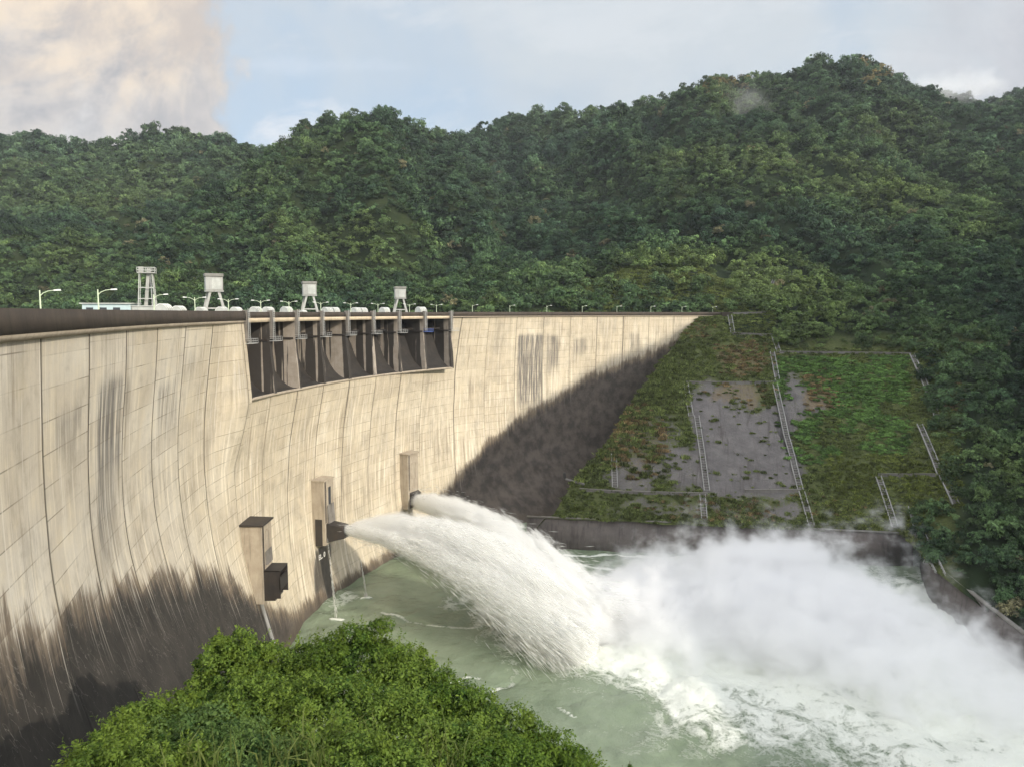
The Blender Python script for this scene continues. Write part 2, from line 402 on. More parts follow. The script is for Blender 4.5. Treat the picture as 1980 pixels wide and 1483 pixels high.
M['towerroof'] = mat('tower_roof', plain_concrete((.24, .235, .21), (.18, .175, .155), .4, (.10, .10, .08)), .8)
M['road'] = mat('asphalt', plain_concrete((.06, .058, .055), (.05, .048, .046), .2), .9)
M['wall'] = mat('channel_wall_concrete', plain_concrete((.145, .125, .115), (.105, .092, .085), .55, (.05, .044, .04), .5), .85)
M['coping'] = mat('coping_concrete', plain_concrete((.20, .185, .165), (.15, .14, .12), .3, (.07, .065, .06)), .85)
M['rail'] = mat('pale_rail', plain_concrete((.32, .31, .29), (.24, .235, .22), .4, (.15, .15, .13)), .8)
M['stair'] = mat('stair_concrete', plain_concrete((.20, .19, .175), (.14, .13, .12), .3, (.06, .06, .05)), .85)
M['steel'] = mat('dark_steel', plain_concrete((.030, .027, .025), (.045, .036, .03), .3, (.015, .013, .012)), .6, .4)
M['galv'] = mat('galvanised_steel', (.45, .45, .43), .5, .5, Metallic=.3)
M['white'] = mat('white_paint', plain_concrete((.72, .72, .68), (.62, .62, .58), .2, (.4, .4, .36)), .6)
M['cover'] = mat('cover_panels', plain_concrete((.48, .49, .45), (.36, .37, .34), .4, (.3, .3, .26)), .6)
M['lamp'] = mat('lamp_post_paint', plain_concrete((.58, .66, .46), (.50, .58, .40), .15, (.35, .4, .3)), .5)
M['bluewall'] = mat('pale_blue_cladding', plain_concrete((.50, .60, .60), (.42, .52, .53), .2, (.3, .35, .35)), .6)
M['blue'] = mat('blue_paint', (.10, .16, .42), .6)
M['glass'] = mat('window_glass', (.045, .05, .055), .45, .3)
M['letters'] = mat('white_lettering', (.75, .73, .68), .8)

def water_mat(g, b):
    p = g.pos(); x, y, z = g.xyz(p)
    foam_a = g.attr('foam')
    n1 = g.noise(p, .045, 5, .6, .5); n2 = g.noise(p, .16, 8, .70, .45); n3 = g.noise(p, .75, 5, .68, .3)
    c = g.mix(g.ss(n1, .3, .7), (.150, .195, .120), (.225, .275, .185))
    c = g.mix(g.ss(n2, .45, .75) * .35, c, (.24, .29, .20))
    ridged = 1.0 - (n2 - .5).abs() * 7.0
    r2 = 1.0 - (n3 - .5).abs() * 6.0
    f = g.ss(foam_a * 1.55 + ridged.max(0.0) * .42 + r2.max(0.0) * .22 + (n1 - .5) * .9, .78, 1.30)
    c = g.mix(f, c, (.72, .74, .66))
    g.put(b.inputs['Roughness'], g.mix(f, (.22, .22, .22), (.75, .75, .75)))
    set_bump(g, b, n2 * 1.2 + n3 * .5 + f * .6, .55, .9)
    return c
M['water'] = mat('milky_green_water', water_mat, .25, .45)
M['reservoir'] = mat('reservoir_water', lambda g, b: (.05, .09, .07), .08, .5)

def ground_mat(g, b):
    p = g.pos(); a = g.noise(p, .05, 6, .65); f = g.noise(p, .6, 5, .7)
    c = g.mix(g.ss(a, .3, .7), (.012, .020, .008), (.026, .036, .013))
    c = g.mix(g.ss(f, .5, .75) * .4, c, (.040, .044, .020)); set_bump(g, b, f, .8, .6); return c
M['ground'] = mat('forest_floor', ground_mat, .95, .1)
def slope_mat(g, b):
    p = g.pos(); x, y, z = g.xyz(p)
    gr = g.attr('green'); br = g.attr('brown')
    a = g.noise(p, .18, 6, .65, .3); f = g.noise(p, 1.1, 6, .72, .2); f2 = g.noise(p, 4.0, 4, .7)
    rill = g.noise(g.vec(x * .55 - z * .25, y * .05, z * .07), 1.0, 5, .65, .6)
    rock = g.mix(g.ss(a, .3, .7), (.110, .102, .098), (.165, .152, .145))
    rock = g.mix(g.ss(rill, .52, .66) * .7, rock, (.085, .075, .07))
    rock = g.mix(g.ss(f, .55, .75) * .45, rock, (.10, .09, .07))
    veg = g.mix(g.ss(f, .3, .7), (.040, .058, .018), (.105, .115, .040))
    veg = g.mix(g.ss(f2, .55, .75) * .5, veg, (.13, .12, .05))
    bro = g.mix(g.ss(f, .35, .65), (.12, .088, .045), (.20, .155, .095))
    veg = g.mix(g.attr('wild'), veg, (.014, .024, .009))
    m_ = g.ss(gr + (a - .5) * .8 + (f - .5) * 1.9 + (f2 - .5) * 1.2, .30, .75)
    c = g.mix(g.ss(br + (f - .5) * .8, .4, .7) * .8 * (1.0 - g.attr('wild')), rock, bro)
    c = g.mix(m_, c, g.mix(g.ss(br + (a - .5), .35, .7) * .6 * (1.0 - g.attr('wild')), veg, bro))
    set_bump(g, b, a * .6 + f * .8 + f2 * .3 + rill * .8, .9, .5)
    return c
M['slope'] = mat('slope_rock_and_grass', slope_mat, .93, .15)

def leafy(name, c1, c2, c3, inst=True, trans=.25, rough=.75):
    m = bpy.data.materials.new(name); m.use_nodes = True; t = m.node_tree; g = G(t); b = t.nodes['Principled BSDF']
    b.inputs['Roughness'].default_value = rough; b.inputs['Specular IOR Level'].default_value = .15
    lv = g.attr('lv')
    c = g.mix(lv, c1, c2)
    if inst:
        tint = g.attr('tint', 'Color', 'INSTANCER')
        c = g.mix(1.0, c, tint, 'MULTIPLY')
    else:
        c = g.mix(g.ss(g.noise(g.pos(), .5, 4, .6), .4, .65) * .6, c, c3)
    g.put(b.inputs['Base Color'], c)
    tr = g.n('ShaderNodeBsdfTranslucent'); g.put(tr.inputs[0], c)
    mx = g.n('ShaderNodeMixShader'); mx.inputs[0].default_value = trans * (.35 if inst else 1)
    t.links.new(b.outputs[0], mx.inputs[1]); t.links.new(tr.outputs[0], mx.inputs[2])
    t.links.new(mx.outputs[0], t.nodes['Material Output'].inputs[0])
    return m
M['forest'] = leafy('forest_leaves', (.35, .36, .38), (1.75, 1.7, 1.45), None)
M['leaf'] = leafy('tree_leaves', (.030, .075, .014), (.20, .29, .05), (.13, .18, .022), inst=False, trans=.35, rough=.55)
M['leaf2'] = leafy('dark_tree_leaves', (.028, .068, .012), (.13, .21, .028), (.10, .14, .014), inst=False, trans=.3, rough=.55)
M['leaf3'] = leafy('blue_green_leaves', (.03, .075, .02), (.15, .23, .065), (.10, .15, .03), inst=False, trans=.3, rough=.6)
M['reed'] = leafy('reed_leaves', (.07, .11, .025), (.20, .24, .07), (.15, .17, .05), inst=False, trans=.35)
M['bark'] = mat('bark', plain_concrete((.12, .09, .06), (.08, .06, .04), .4, (.03, .025, .02), 3), .95)

# ------------------------------------------------------------------ the dam
dam = empty('dam', tuple(DP(10, 0, 0)), 0, 'huge curved pale concrete dam with dark stained and shaded foot and a row of spillway bays', 'dam')
dam_inv = Matrix.Translation(-Vector(dam.location))
def dpart(o, parent=None):
    """parent while keeping world placement"""
    p = parent or dam
    o.parent = p
    o.matrix_parent_inverse = Matrix.Translation(-Vector(dam.location))
    return o
# upper limit of algae and painted shade as points (s, z)
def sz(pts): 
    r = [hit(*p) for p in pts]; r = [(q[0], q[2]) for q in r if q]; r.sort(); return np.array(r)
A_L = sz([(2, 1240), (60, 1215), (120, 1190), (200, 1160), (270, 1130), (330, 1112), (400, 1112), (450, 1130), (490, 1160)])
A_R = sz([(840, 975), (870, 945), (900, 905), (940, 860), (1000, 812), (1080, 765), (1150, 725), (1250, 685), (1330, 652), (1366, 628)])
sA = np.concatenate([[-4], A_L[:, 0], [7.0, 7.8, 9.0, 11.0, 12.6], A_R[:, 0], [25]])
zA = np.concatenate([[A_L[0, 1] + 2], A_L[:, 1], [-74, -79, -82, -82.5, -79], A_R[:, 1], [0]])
print('algae_shade', np.round(np.c_[sA, zA], 1).tolist())
def patch_field(s, z):
    out = np.zeros(s.shape)
    for (x0, y0, x1, y1, st) in [(187, 735, 240, 1000, 1.0), (197, 800, 236, 1120, .8), (105, 795, 160, 905, .85), (305, 740, 345, 880, .5), (1000, 648, 1052, 800, 1.15),
                                 (1056, 650, 1082, 730, .9), (1108, 655, 1135, 700, .7), (1215, 645, 1240, 700, .6), (345, 680, 380, 760, .3), (240, 730, 256, 900, .4),
                                 (608, 1055, 642, 1180, 1.9)]:
        h = [hit(x0, y0), hit(x1, y0), hit(x0, y1), hit(x1, y1)]
        if any(q is None for q in h): continue
        sL = np.interp(z, [h[2][2], h[0][2]], [h[2][0], h[0][0]]); sR = np.interp(z, [h[3][2], h[1][2]], [h[3][0], h[1][0]])
        zt = (h[0][2] + h[1][2]) / 2; zb = (h[2][2] + h[3][2]) / 2
        m = np.clip((s - sL) / .07, 0, 1) * np.clip((sR - s) / .07, 0, 1) * np.clip((zt - z) / 1.5 + .5, 0, 1) * np.clip((z - zb) / 7, 0, 1)
        out = np.maximum(out, m * st)
    return out
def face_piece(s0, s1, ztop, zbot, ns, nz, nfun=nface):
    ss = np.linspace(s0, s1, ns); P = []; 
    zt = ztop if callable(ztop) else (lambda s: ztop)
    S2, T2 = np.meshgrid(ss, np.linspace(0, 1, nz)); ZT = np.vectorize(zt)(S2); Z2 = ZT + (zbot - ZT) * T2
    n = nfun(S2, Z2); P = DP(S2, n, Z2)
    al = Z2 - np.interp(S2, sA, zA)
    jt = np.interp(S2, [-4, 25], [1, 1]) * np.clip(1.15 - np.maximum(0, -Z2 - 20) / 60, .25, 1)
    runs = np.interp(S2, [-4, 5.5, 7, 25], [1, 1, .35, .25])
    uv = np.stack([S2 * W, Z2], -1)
    return P, uv, dict(algae_shade=al, patch=patch_field(S2, Z2), joint=jt, runs=runs)
def offset_uv(uv, s_ref):      # monolith joints fall at integer s left of the spillway and at .33 right of it
    return uv
LIPZ = lambda s: float(np.interp(s, [P0, P0 + 1, P0 + 2, P8], [-19.2, -19.6, -20.0, -20.6]))
def nf_mid(s, z):                     # below the lip: proud of the face, fading downward
    base = nface(s, z); up = np.clip((z + 34) / 13.0, 0, 1)
    return base + up * .6
# left wing: flank toward the chute swells out to meet it
def nf_left(s, z):
    base = nface(s, z); k = np.clip((s - 4.9 - .3 * np.clip(-z / 20, 0, 1) * -1) / (P0 - 5.2), 0, 1); d = np.clip(-z / 19, 0, 1) * np.clip((34 + z) / 14, 0, 1)
    tgt = base * 0 + 1.2 * np.clip(-z / 19, 0, 1)
    kk = np.clip((s - 5.35) / .55, 0, 1)
    return base * (1 - kk * np.clip((34 + z) / 14, 0, 1)) + tgt * kk * np.clip((34 + z) / 14, 0, 1)
def shift(uv, d): uv = uv.copy(); uv[..., 0] += d; return uv
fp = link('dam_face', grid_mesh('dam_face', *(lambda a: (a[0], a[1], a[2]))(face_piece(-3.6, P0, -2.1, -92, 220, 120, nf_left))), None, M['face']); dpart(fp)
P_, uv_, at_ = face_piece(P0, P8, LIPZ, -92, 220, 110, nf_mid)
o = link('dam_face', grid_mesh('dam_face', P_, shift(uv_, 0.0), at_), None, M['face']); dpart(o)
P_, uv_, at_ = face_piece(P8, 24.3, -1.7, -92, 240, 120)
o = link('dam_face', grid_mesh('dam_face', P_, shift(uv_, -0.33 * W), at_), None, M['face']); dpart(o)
# body behind the face (so the dam is solid): upstream face and crest roadway
def strip(name, s0, s1, prof, m, ns=None, parent=None, closed=False, bev=False):
    """sweep an (n, z) profile along the dam"""
    ns = ns or max(2, int((s1 - s0) * 6)); ss = np.linspace(s0, s1, ns)
    pr = list(prof) + ([prof[0]] if closed else [])
    P = np.stack([DP(ss, np.full(ns, a), np.full(ns, z)) for a, z in pr])
    me = grid_mesh(name, P, smooth=False)
    if closed:
        bm = bmesh.new(); bm.from_mesh(me); bmesh.ops.remove_doubles(bm, verts=bm.verts[:], dist=1e-4)
        ed = [e for e in bm.edges if e.is_boundary]
        bmesh.ops.holes_fill(bm, edges=ed, sides=0); bmesh.ops.recalc_face_normals(bm, faces=bm.faces[:]); bm.to_mesh(me); bm.free()
    o = link(name, me, None, m); dpart(o, parent); return o
strip('upstream_face', -3.6, 24.3, [(-9.6, -1.2), (-10.5, -30), (-14, -92)], M['lip'])
strip('crest_road', -3.6, 24.3, [(-9.6, -1.55), (.15, -1.55)], M['road'])
# downstream parapet: dark stained band, then a paler corbel below
for (a, b_) in ((-3.6, P0 - .02), (P8 + .05, 24.25)):
    strip('parapet', a, b_, [(.15, .35), (.55, .35), (.75, -1.75), (.15, -1.75)] if a < 0 else [(.15, .25), (.5, .25), (.6, -1.35), (.15, -1.35)], M['parapet'], closed=True)
    strip('corbel', a, b_, [(.10, -1.76), (.72, -1.76), (.5, -2.25), (-.4, -2.5)] if a < 0 else [(.10, -1.36), (.55, -1.36), (.45, -1.75), (-.4, -1.9)], M['lip'], closed=True)
strip('upstream_parapet', -3.6, 24.25, [(-9.5, .1), (-9.1, .1), (-9.1, -1.54), (-9.5, -1.54)], M['post'], closed=True)
# end block at the far abutment
mb = MB(); a = DP(24.28, -9, 0)[:2]; 
e0 = [DP(24.26, n_, z_) for n_, z_ in ((-9.6, -30), (1.0, -30), (1.0, .2), (-9.6, .2))]; e1 = [DP(24.75, n_, z_) for n_, z_ in ((-9.6, -30), (1.0, -30), (1.0, .2), (-9.6, .2))]
mb.hexa(e0, e1); dpart(mb.build('abutment_block', M['parapet']))
# spillway: deck girder, fascia, piers, chutes, gates, platforms
for k in range(8):
    a = P0 + k * DPI; b_ = a + DPI; h = .062
    strip('deck_parapet', a + h, b_ - h, [(.0, .15), (.45, .15), (.55, -1.25), (.0, -1.25)], M['parapet'], 8, closed=True)
    strip('deck_beam', a + h, b_ - h, [(-.1, -1.26), (.60, -1.26), (.60, -2.25), (-.1, -2.25)], M['beam'], 8, closed=True)
    strip('deck_slab', a + h, b_ - h, [(-9.5, -1.6), (-.12, -1.6), (-.12, -2.2), (-9.5, -2.2)], M['post'], 8, closed=True)
    lz = LIPZ(a + .5)
    og = [(-9.6, -6.5), (-8.6, -8), (-7.4, -10.5), (-6.4, -13.2), (-5.3, -15.6), (-3.9, -17.6), (-2.2, -19), (-.6, lz + .35), (.75, lz + .2), (1.15, lz - .15), (1.12, lz - 1.0)]
    og_ss = np.linspace(a, b_, 8)
    Pm = np.stack([DP(og_ss, np.full(8, n_), np.array([z_ if i < 7 else z_ - lz + LIPZ(q) for q in og_ss])) for i, (n_, z_) in enumerate(og[:-2])])
    oo = link('chute', grid_mesh('chute', Pm, smooth=True), None, M['ogee']); dpart(oo)
    Pm = np.stack([DP(og_ss, np.full(8, n_), np.array([z_ - lz + LIPZ(q) for q in og_ss])) for n_, z_ in [(.75, lz + .2), (1.15, lz + .05), (1.12, lz - .4), (.3, lz - .6)]])
    oo = link('chute_lip', grid_mesh('chute_lip', Pm, smooth=False), None, M['lip']); dpart(oo)
    # gate leaf, curved
    ga = [(-8.3 + 1.2 * math.sin(t), -3.0 - 5.4 * (i / 6)) for i, t in enumerate(np.linspace(0, math.pi, 7))]
    gt = strip('gate', a + .07, b_ - .07, ga + [(-9.0, -8.4), (-9.0, -3.0)], M['steel'], 6, closed=True)
    # cross girder and service platform
    strip('service_beam', a + h, b_ - h, [(-5.2, -5.6), (-4.2, -5.6), (-4.2, -6.3), (-5.2, -6.3)], M['steel'], 6, closed=True)
for k in range(9):
    s = P0 + k * DPI; hw = .045; lz = LIPZ(s)
    mb = MB()
    # lower pier: side outline n(z)
    outl = [(-9.6, -2.3), (.25, -2.3), (.30, -6.6), (.15, -6.7), (.35, -10), (.75, -14), (1.12, lz + .1), (1.10, lz - .35), (-9.6, lz - .35)]
    L_ = [DP(s - hw, n_, z_) for n_, z_ in outl]; R_ = [DP(s + hw, n_, z_) for n_, z_ in outl]; nn = len(outl)
    mb.add(L_ + R_, [tuple(range(nn)), tuple(range(nn, 2 * nn))[::-1]] + [(i, i + nn, (i + 1) % nn + nn, (i + 1) % nn) for i in range(nn)])
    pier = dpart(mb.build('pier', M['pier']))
    mb = MB()
    mb.hexa([DP(s - hw - .02, -9.0, -6.9), DP(s + hw + .02, -9.0, -6.9), DP(s + hw + .02, -.2, -6.9), DP(s - hw - .02, -.2, -6.9)], [DP(s - hw - .02, -9.0, -6.45), DP(s + hw + .02, -9.0, -6.45), DP(s + hw + .02, -.2, -6.45), DP(s - hw - .02, -.2, -6.45)])
    dpart(mb.build('walkway_ledge', M['steel']))
    mb = MB(); mb.hexa([DP(s - .04, -.2, -6.4), DP(s + .04, -.2, -6.4), DP(s + .04, .85, -6.4), DP(s - .04, .85, -6.4)],
                       [DP(s - .04, -.2, .55), DP(s + .04, -.2, .55), DP(s + .04, .85, .55), DP(s - .04, .85, .55)])
    dpart(mb.build('pier_head', M['post'], bevel=.05))
    # ladder cage on the pier head and a railed platform
    mb = MB()
    for q in (-.03, .03):
        mb.bar(DP(s + q, 1.15, -6.8), DP(s + q, 1.15, .9), .09)
    for z_ in np.arange(-6.6, .9, .45): mb.bar(DP(s - .03, 1.15, z_), DP(s + .03, 1.15, z_), .06)
    dpart(mb.build('ladder', M['galv']))
    mb = MB(); zp = -6.9
    a0, a1 = s - .05, s + .20
    mb.hexa([DP(a0, .2, zp), DP(a1, .2, zp), DP(a1, 1.9, zp), DP(a0, 1.9, zp)], [DP(a0, .2, zp + .15), DP(a1, .2, zp + .15), DP(a1, 1.9, zp + .15), DP(a0, 1.9, zp + .15)])
    for zr in (.6, 1.1):
        mb.bar(DP(a0, 1.85, zp + zr), DP(a1, 1.85, zp + zr), .06); mb.bar(DP(a0, .3, zp + zr), DP(a0, 1.85, zp + zr), .06); mb.bar(DP(a1, .3, zp + zr), DP(a1, 1.85, zp + zr), .06)
    for q in np.linspace(a0, a1, 4): mb.bar(DP(q, 1.85, zp), DP(q, 1.85, zp + 1.15), .06)
    dpart(mb.build('platform', M['blue'] if k == 7 else M['galv']))
# flank walls closing the ends of the spillway below the deck (wing faces beside first and last bay are the face meshes)
# sluice housings
def housing(px_back, px_front_top, px_bot, wblk, roofm, roof_over, kind):
    h = hit(*px_back); s0 = h[0]; s1 = s0 + wblk
    nf, zt = sol(s0, *px_front_top); _, zb = sol(s0, *px_bot)
    print('housing', kind, np.round([s0, s1, h[1], nf, zt, zb], 2))
    par = empty('outlet_housing', tuple(DP((s0 + s1) / 2, nf, zb))); par.parent = dam; par.matrix_parent_inverse = Matrix.Translation(-Vector(dam.location))
    inv = Matrix.Translation(-Vector(par.location))
    def put(o): o.parent = par; o.matrix_parent_inverse = inv; return o
    nb0 = -6.0
    mb = MB()
    mb.hexa([DP(s0, nb0, zb), DP(s1, nb0, zb), DP(s1, nf, zb), DP(s0, nf, zb)], [DP(s0, nb0, zt), DP(s1, nb0, zt), DP(s1, nf, zt), DP(s0, nf, zt)])
    put(mb.build('housing_walls', M['house'], bevel=.04))
    mb = MB(); o_ = roof_over
    mb.hexa([DP(s0 - .02, nb0, zt + .02), DP(s1 + .02, nb0, zt + .02), DP(s1 + .02, nf + o_, zt + .02), DP(s0 - .02, nf + o_, zt + .02)],
            [DP(s0 - .02, nb0, zt + .6), DP(s1 + .02, nb0, zt + .6), DP(s1 + .02, nf + o_, zt + .35), DP(s0 - .02, nf + o_, zt + .35)])
    put(mb.build('housing_roof', roofm))
    H = zt - zb
    lad = MB(); sl = s0 + wblk * .12
    for q in (-.016, .016): lad.bar(DP(sl + q, nf + .12, zb + H * .35), DP(sl + q, nf + .12, zt + .3), .09)
    for z_ in np.arange(zb + H * .36, zt, .6): lad.bar(DP(sl - .016, nf + .12, z_), DP(sl + .016, nf + .12, z_), .07)
    put(lad.build('ladder', M['steel']))
    mb = MB(); a0 = s0 + wblk * .38; a1 = s0 + wblk * .72
    zw1 = zt - H * (.10 if kind != 3 else .16); zw0 = zt - H * (.40 if kind != 3 else .45)
    fr = MB()
    for (p, q) in (((a0, zw0), (a1, zw0)), ((a0, zw1), (a1, zw1))): fr.bar(DP(p[0], nf + .04, p[1]), DP(q[0], nf + .04, q[1]), .25)
    for q in (a0, a1): fr.bar(DP(q, nf + .04, zw0), DP(q, nf + .04, zw1), .25)
    wf = put(fr.build('window_frame', M['lip']))
    mb.hexa([DP(a0, nf - .2, zw0), DP(a1, nf - .2, zw0), DP(a1, nf + .02, zw0), DP(a0, nf + .02, zw0)], [DP(a0, nf - .2, zw1), DP(a1, nf - .2, zw1), DP(a1, nf + .02, zw1), DP(a0, nf + .02, zw1)])
    put(mb.build('window', M['glass']))
    return par, put, s0, s1, nf, zt, zb
par1, put1, a0, a1, nf, zt, zb = housing((465, 1030), (505, 1018), (505, 1168), .42, M['steel'], .5, 1)
# near housing: black hood hanging off the lower front
mb = MB(); z0, z1 = zb + .3, zb + 7.6; f0, f1 = nf - .3, nf + 3.7
t0, t1 = a0 + .04, a1 - .02
for (n0, n1, zz0, zz1, s0_, s1_) in ((f0, f1, z1 - .25, z1, t0, t1), (f0, f1, z0 + .8, z1, t0, t0 + .015), (f0, f1, z0 + .8, z1, t1 - .015, t1), (f0, f1 - 1.2, z0 + .3, z0 + .8, t0, t1), (f1 - .3, f1, z0 + 2.6, z1 - 1.6, t0, t1)):
    mb.hexa([DP(s0_, n0, zz0), DP(s1_, n0, zz0), DP(s1_, n1, zz0), DP(s0_, n1, zz0)], [DP(s0_, n0, zz1), DP(s1_, n0, zz1), DP(s1_, n1, zz1), DP(s0_, n1, zz1)])
put1(mb.build('steel_hood', M['steel']))
mb = MB(); mb.hexa([DP(a0 + .12, nf, zt - 9.5), DP(a1 - .06, nf, zt - 9.5), DP(a1 - .06, nf + .5, zt - 9.5), DP(a0 + .12, nf + .5, zt - 9.5)], [DP(a0 + .12, nf, zt - 6.6), DP(a1 - .06, nf, zt - 6.6), DP(a1 - .06, nf + .3, zt - 6.2), DP(a0 + .12, nf + .3, zt - 6.2)]); put1(mb.build('vent_hood', M['post']))
# drain pipe below near housing
mb = MB(); pp = [DP(a0 + .14, float(nface(a0 + .14, z_)) + .5, z_) for z_ in np.linspace(zb + .2, -84, 12)]; mb.tube(pp, .45, 8); put1(mb.build('drain_pipe', M['rail']))
par2, put2, b0, b1, nf2, zt2, zb2 = housing((602, 932), (626, 932), (626, 1055), .37, M['house'], .25, 2)
# open shaft side: dark recess panel, lower half of the upstream-left side wall
mb = MB(); mb.hexa([DP(b0 - .003, nface(b0, -60) + .8, zb2 - .2), DP(b0 + .005, nface(b0, -60) + .8, zb2 - .2), DP(b0 + .005, nf2 - .8, zb2 - .2), DP(b0 - .003, nf2 - .8, zb2 - .2)],
                   [DP(b0 - .003, nface(b0, -60) + .8, zt2 - 11), DP(b0 + .005, nface(b0, -60) + .8, zt2 - 11), DP(b0 + .005, nf2 - .8, zt2 - 11), DP(b0 - .003, nf2 - .8, zt2 - 11)])
put2(mb.build('shaft_opening', M['steel']))
zj = sol((b0 + b1) / 2, 660, 1022)
mb = MB(); zc = sol(b0, 640, 1028)[1]; fN = nf2
sp = (b0 + b1) / 2; sw = .13
mb.hexa([DP(sp - sw, fN - .1, zc - 3.6), DP(sp + sw, fN - .1, zc - 3.6), DP(sp + sw, fN + 5.6, zc - 2.0), DP(sp - sw, fN + 5.6, zc - 2.0)],
        [DP(sp - sw, fN - .1, zc + 2.0), DP(sp + sw, fN - .1, zc + 2.0), DP(sp + sw, fN + 5.0, zc + 1.2), DP(sp - sw, fN + 5.0, zc + 1.2)])
put2(mb.build('jet_nozzle', M['steel']))
mb = MB(); mb.hexa([DP(b0 + .10, nf2, zt2 - 12.5), DP(b1 - .03, nf2, zt2 - 12.5), DP(b1 - .03, nf2 + .7, zt2 - 12.5), DP(b0 + .10, nf2 + .7, zt2 - 12.5)], [DP(b0 + .10, nf2, zt2 - 7.6), DP(b1 - .03, nf2, zt2 - 7.6), DP(b1 - .03, nf2 + .3, zt2 - 7.0), DP(b0 + .10, nf2 + .3, zt2 - 7.0)]); put2(mb.build('vent_hood', M['post']))
par3, put3, c0, c1, nf3, zt3, zb3 = housing((773, 880), (788, 880), (788, 985), .40, M['lip'], .6, 3)
mb = MB(); mb.hexa([DP(c0 + .06, nf3 - .1, zb3 + .2), DP(c1 - .02, nf3 - .1, zb3 + .2), DP(c1 - .02, nf3 + 1.6, zb3 + 1), DP(c0 + .06, nf3 + 1.6, zb3 + 1)],
                   [DP(c0 + .06, nf3 - .1, zb3 + 6.0), DP(c1 - .02, nf3 - .1, zb3 + 6.0), DP(c1 - .02, nf3 + 1.2, zb3 + 5.4), DP(c0 + .06, nf3 + 1.2, zb3 + 5.4)])
put3(mb.build('steel_hood', M['steel']))
# dark wet slot running down the face below the middle housing
_l = hit(612, 1068); _r = hit(637, 1062); zz_ = np.linspace(_l[2] + .8, -84.5, 24); slot_s = (_l[0], _r[0])
ss_ = np.linspace(slot_s[0], slot_s[1], 5); SS_, ZZ_ = np.meshgrid(ss_, zz_); nn_ = nface(SS_, ZZ_) + .14; nn_[:, 0] -= .5; nn_[:, -1] -= .5
M['slot'] = mat('wet_slot_concrete', plain_concrete((.050, .045, .040), (.030, .028, .026), .6, (.015, .014, .013), 1.5), .45, .4)
dpart(link('drain_slot', grid_mesh('drain_slot', DP(SS_, nn_, ZZ_)), None, M['slot']))
# painted level mark "EL. 0" under the middle housing
def letter(txt, s, z, size, ang=0):
    cu = bpy.data.curves.new('level_mark', 'FONT'); cu.body = txt; cu.size = size; cu.extrude = .02; cu.offset = .03
    o = bpy.data.objects.new('level_mark', cu); col.objects.link(o); cu.materials.append(M['letters'])
    p = DP(s, float(nface(s, z)) + .22, z); t = Vector((*T_(s), 0)); zz = Vector((0, 0, 1)); nn = Vector((*N_(s), 0))
    mtx = Matrix((( t.x, zz.x, nn.x, p[0]), (t.y, zz.y, nn.y, p[1]), (t.z, zz.z, nn.z, p[2]), (0, 0, 0, 1)))
    bpy.context.view_layer.update(); me = bpy.data.meshes.new_from_object(o.evaluated_get(bpy.context.evaluated_depsgraph_get())); bpy.data.objects.remove(o)
    o = bpy.data.objects.new('level_mark', me); col.objects.link(o)
    o.matrix_world = mtx; o.parent = dam; o.matrix_parent_inverse = Matrix.Translation(-Vector(dam.location)); return o
h_ = hit(615, 1083); letter('EL. 0', h_[0], h_[2], 2.1)

# ------------------------------------------------------------------ water, ground
foam_src = [  # x, y, rx, ry, strength
    (25, 182, 22, 15, 1.1), (55, 188, 42, 32, 1.15), (95, 185, 40, 45, 1.1), (90, 138, 42, 32, .62), (58, 152, 28, 20, .55), (110, 110, 26, 40, .62),
    (5, 196, 14, 10, .8), (75, 245, 40, 5, .55), (118, 170, 8, 60, .8)]
nx, ny = 420, 600
gx, gy = np.meshgrid(np.linspace(-120, 180, nx), np.linspace(-160, 300, ny))
fo = np.zeros_like(gx)
for (x, y, rx, ry, st) in foam_src:
    fo = np.maximum(fo, st * np.exp(-(((gx - x) / rx) ** 2 + ((gy - y) / ry) ** 2) ** 1.2))
fo += .34 * np.clip(fbm2(gx, gy, 18, 5, 3) * 1.7, 0, 1) * np.clip((gy - 60) / 40, .5, 1)
def foam_line(pts, wd, st):
    global fo
    P = [at_z(x, y, ZW)[:2] for x, y in pts]
    for a, b in zip(P[:-1], P[1:]):
        d = b - a; t = np.clip(((gx - a[0]) * d[0] + (gy - a[1]) * d[1]) / (d @ d), 0, 1); q = np.hypot(gx - a[0] - d[0] * t, gy - a[1] - d[1] * t); fo = np.maximum(fo, st * np.exp(-(q / wd) ** 2))
foam_line([(740, 1183), (790, 1200), (850, 1210), (925, 1214)], .8, .50); foam_line([(870, 1322), (905, 1308), (925, 1310)], .7, .5); foam_line([(950, 1330), (990, 1318)], .7, .5); foam_line([(1080, 1370), (1110, 1390)], .6, .45)
foam_line([(642, 1196), (662, 1196)], .7, .9); foam_line([(700, 1158), (716, 1157)], .6, .8); foam_line([(1040, 1072), (1200, 1072), (1330, 1082)], 1.0, .75); foam_line([(1100, 1090), (1180, 1100)], 1.2, .7)
hz = fbm2(gx, gy, 9, 5, 1) * .85 * (1 + 2.2 * np.clip(fo, 0, 1)) + fbm2(gx, gy, 5, 3, 2) * .22 * (1 + 3 * np.clip(fo, 0, 1))
o = link('river', grid_mesh('river', np.stack([gx, gy, ZW + hz], -1), attrs=dict(foam=fo)), None, M['water']); tag(o, 'milky green churning river pool below the dam', kind='structure')
o = link('reservoir', grid_mesh('reservoir', np.array([[(-900, -200, -9.), (900, -200, -9.)], [(-900, 900, -9.), (900, 900, -9.)]])), None, M['reservoir'])
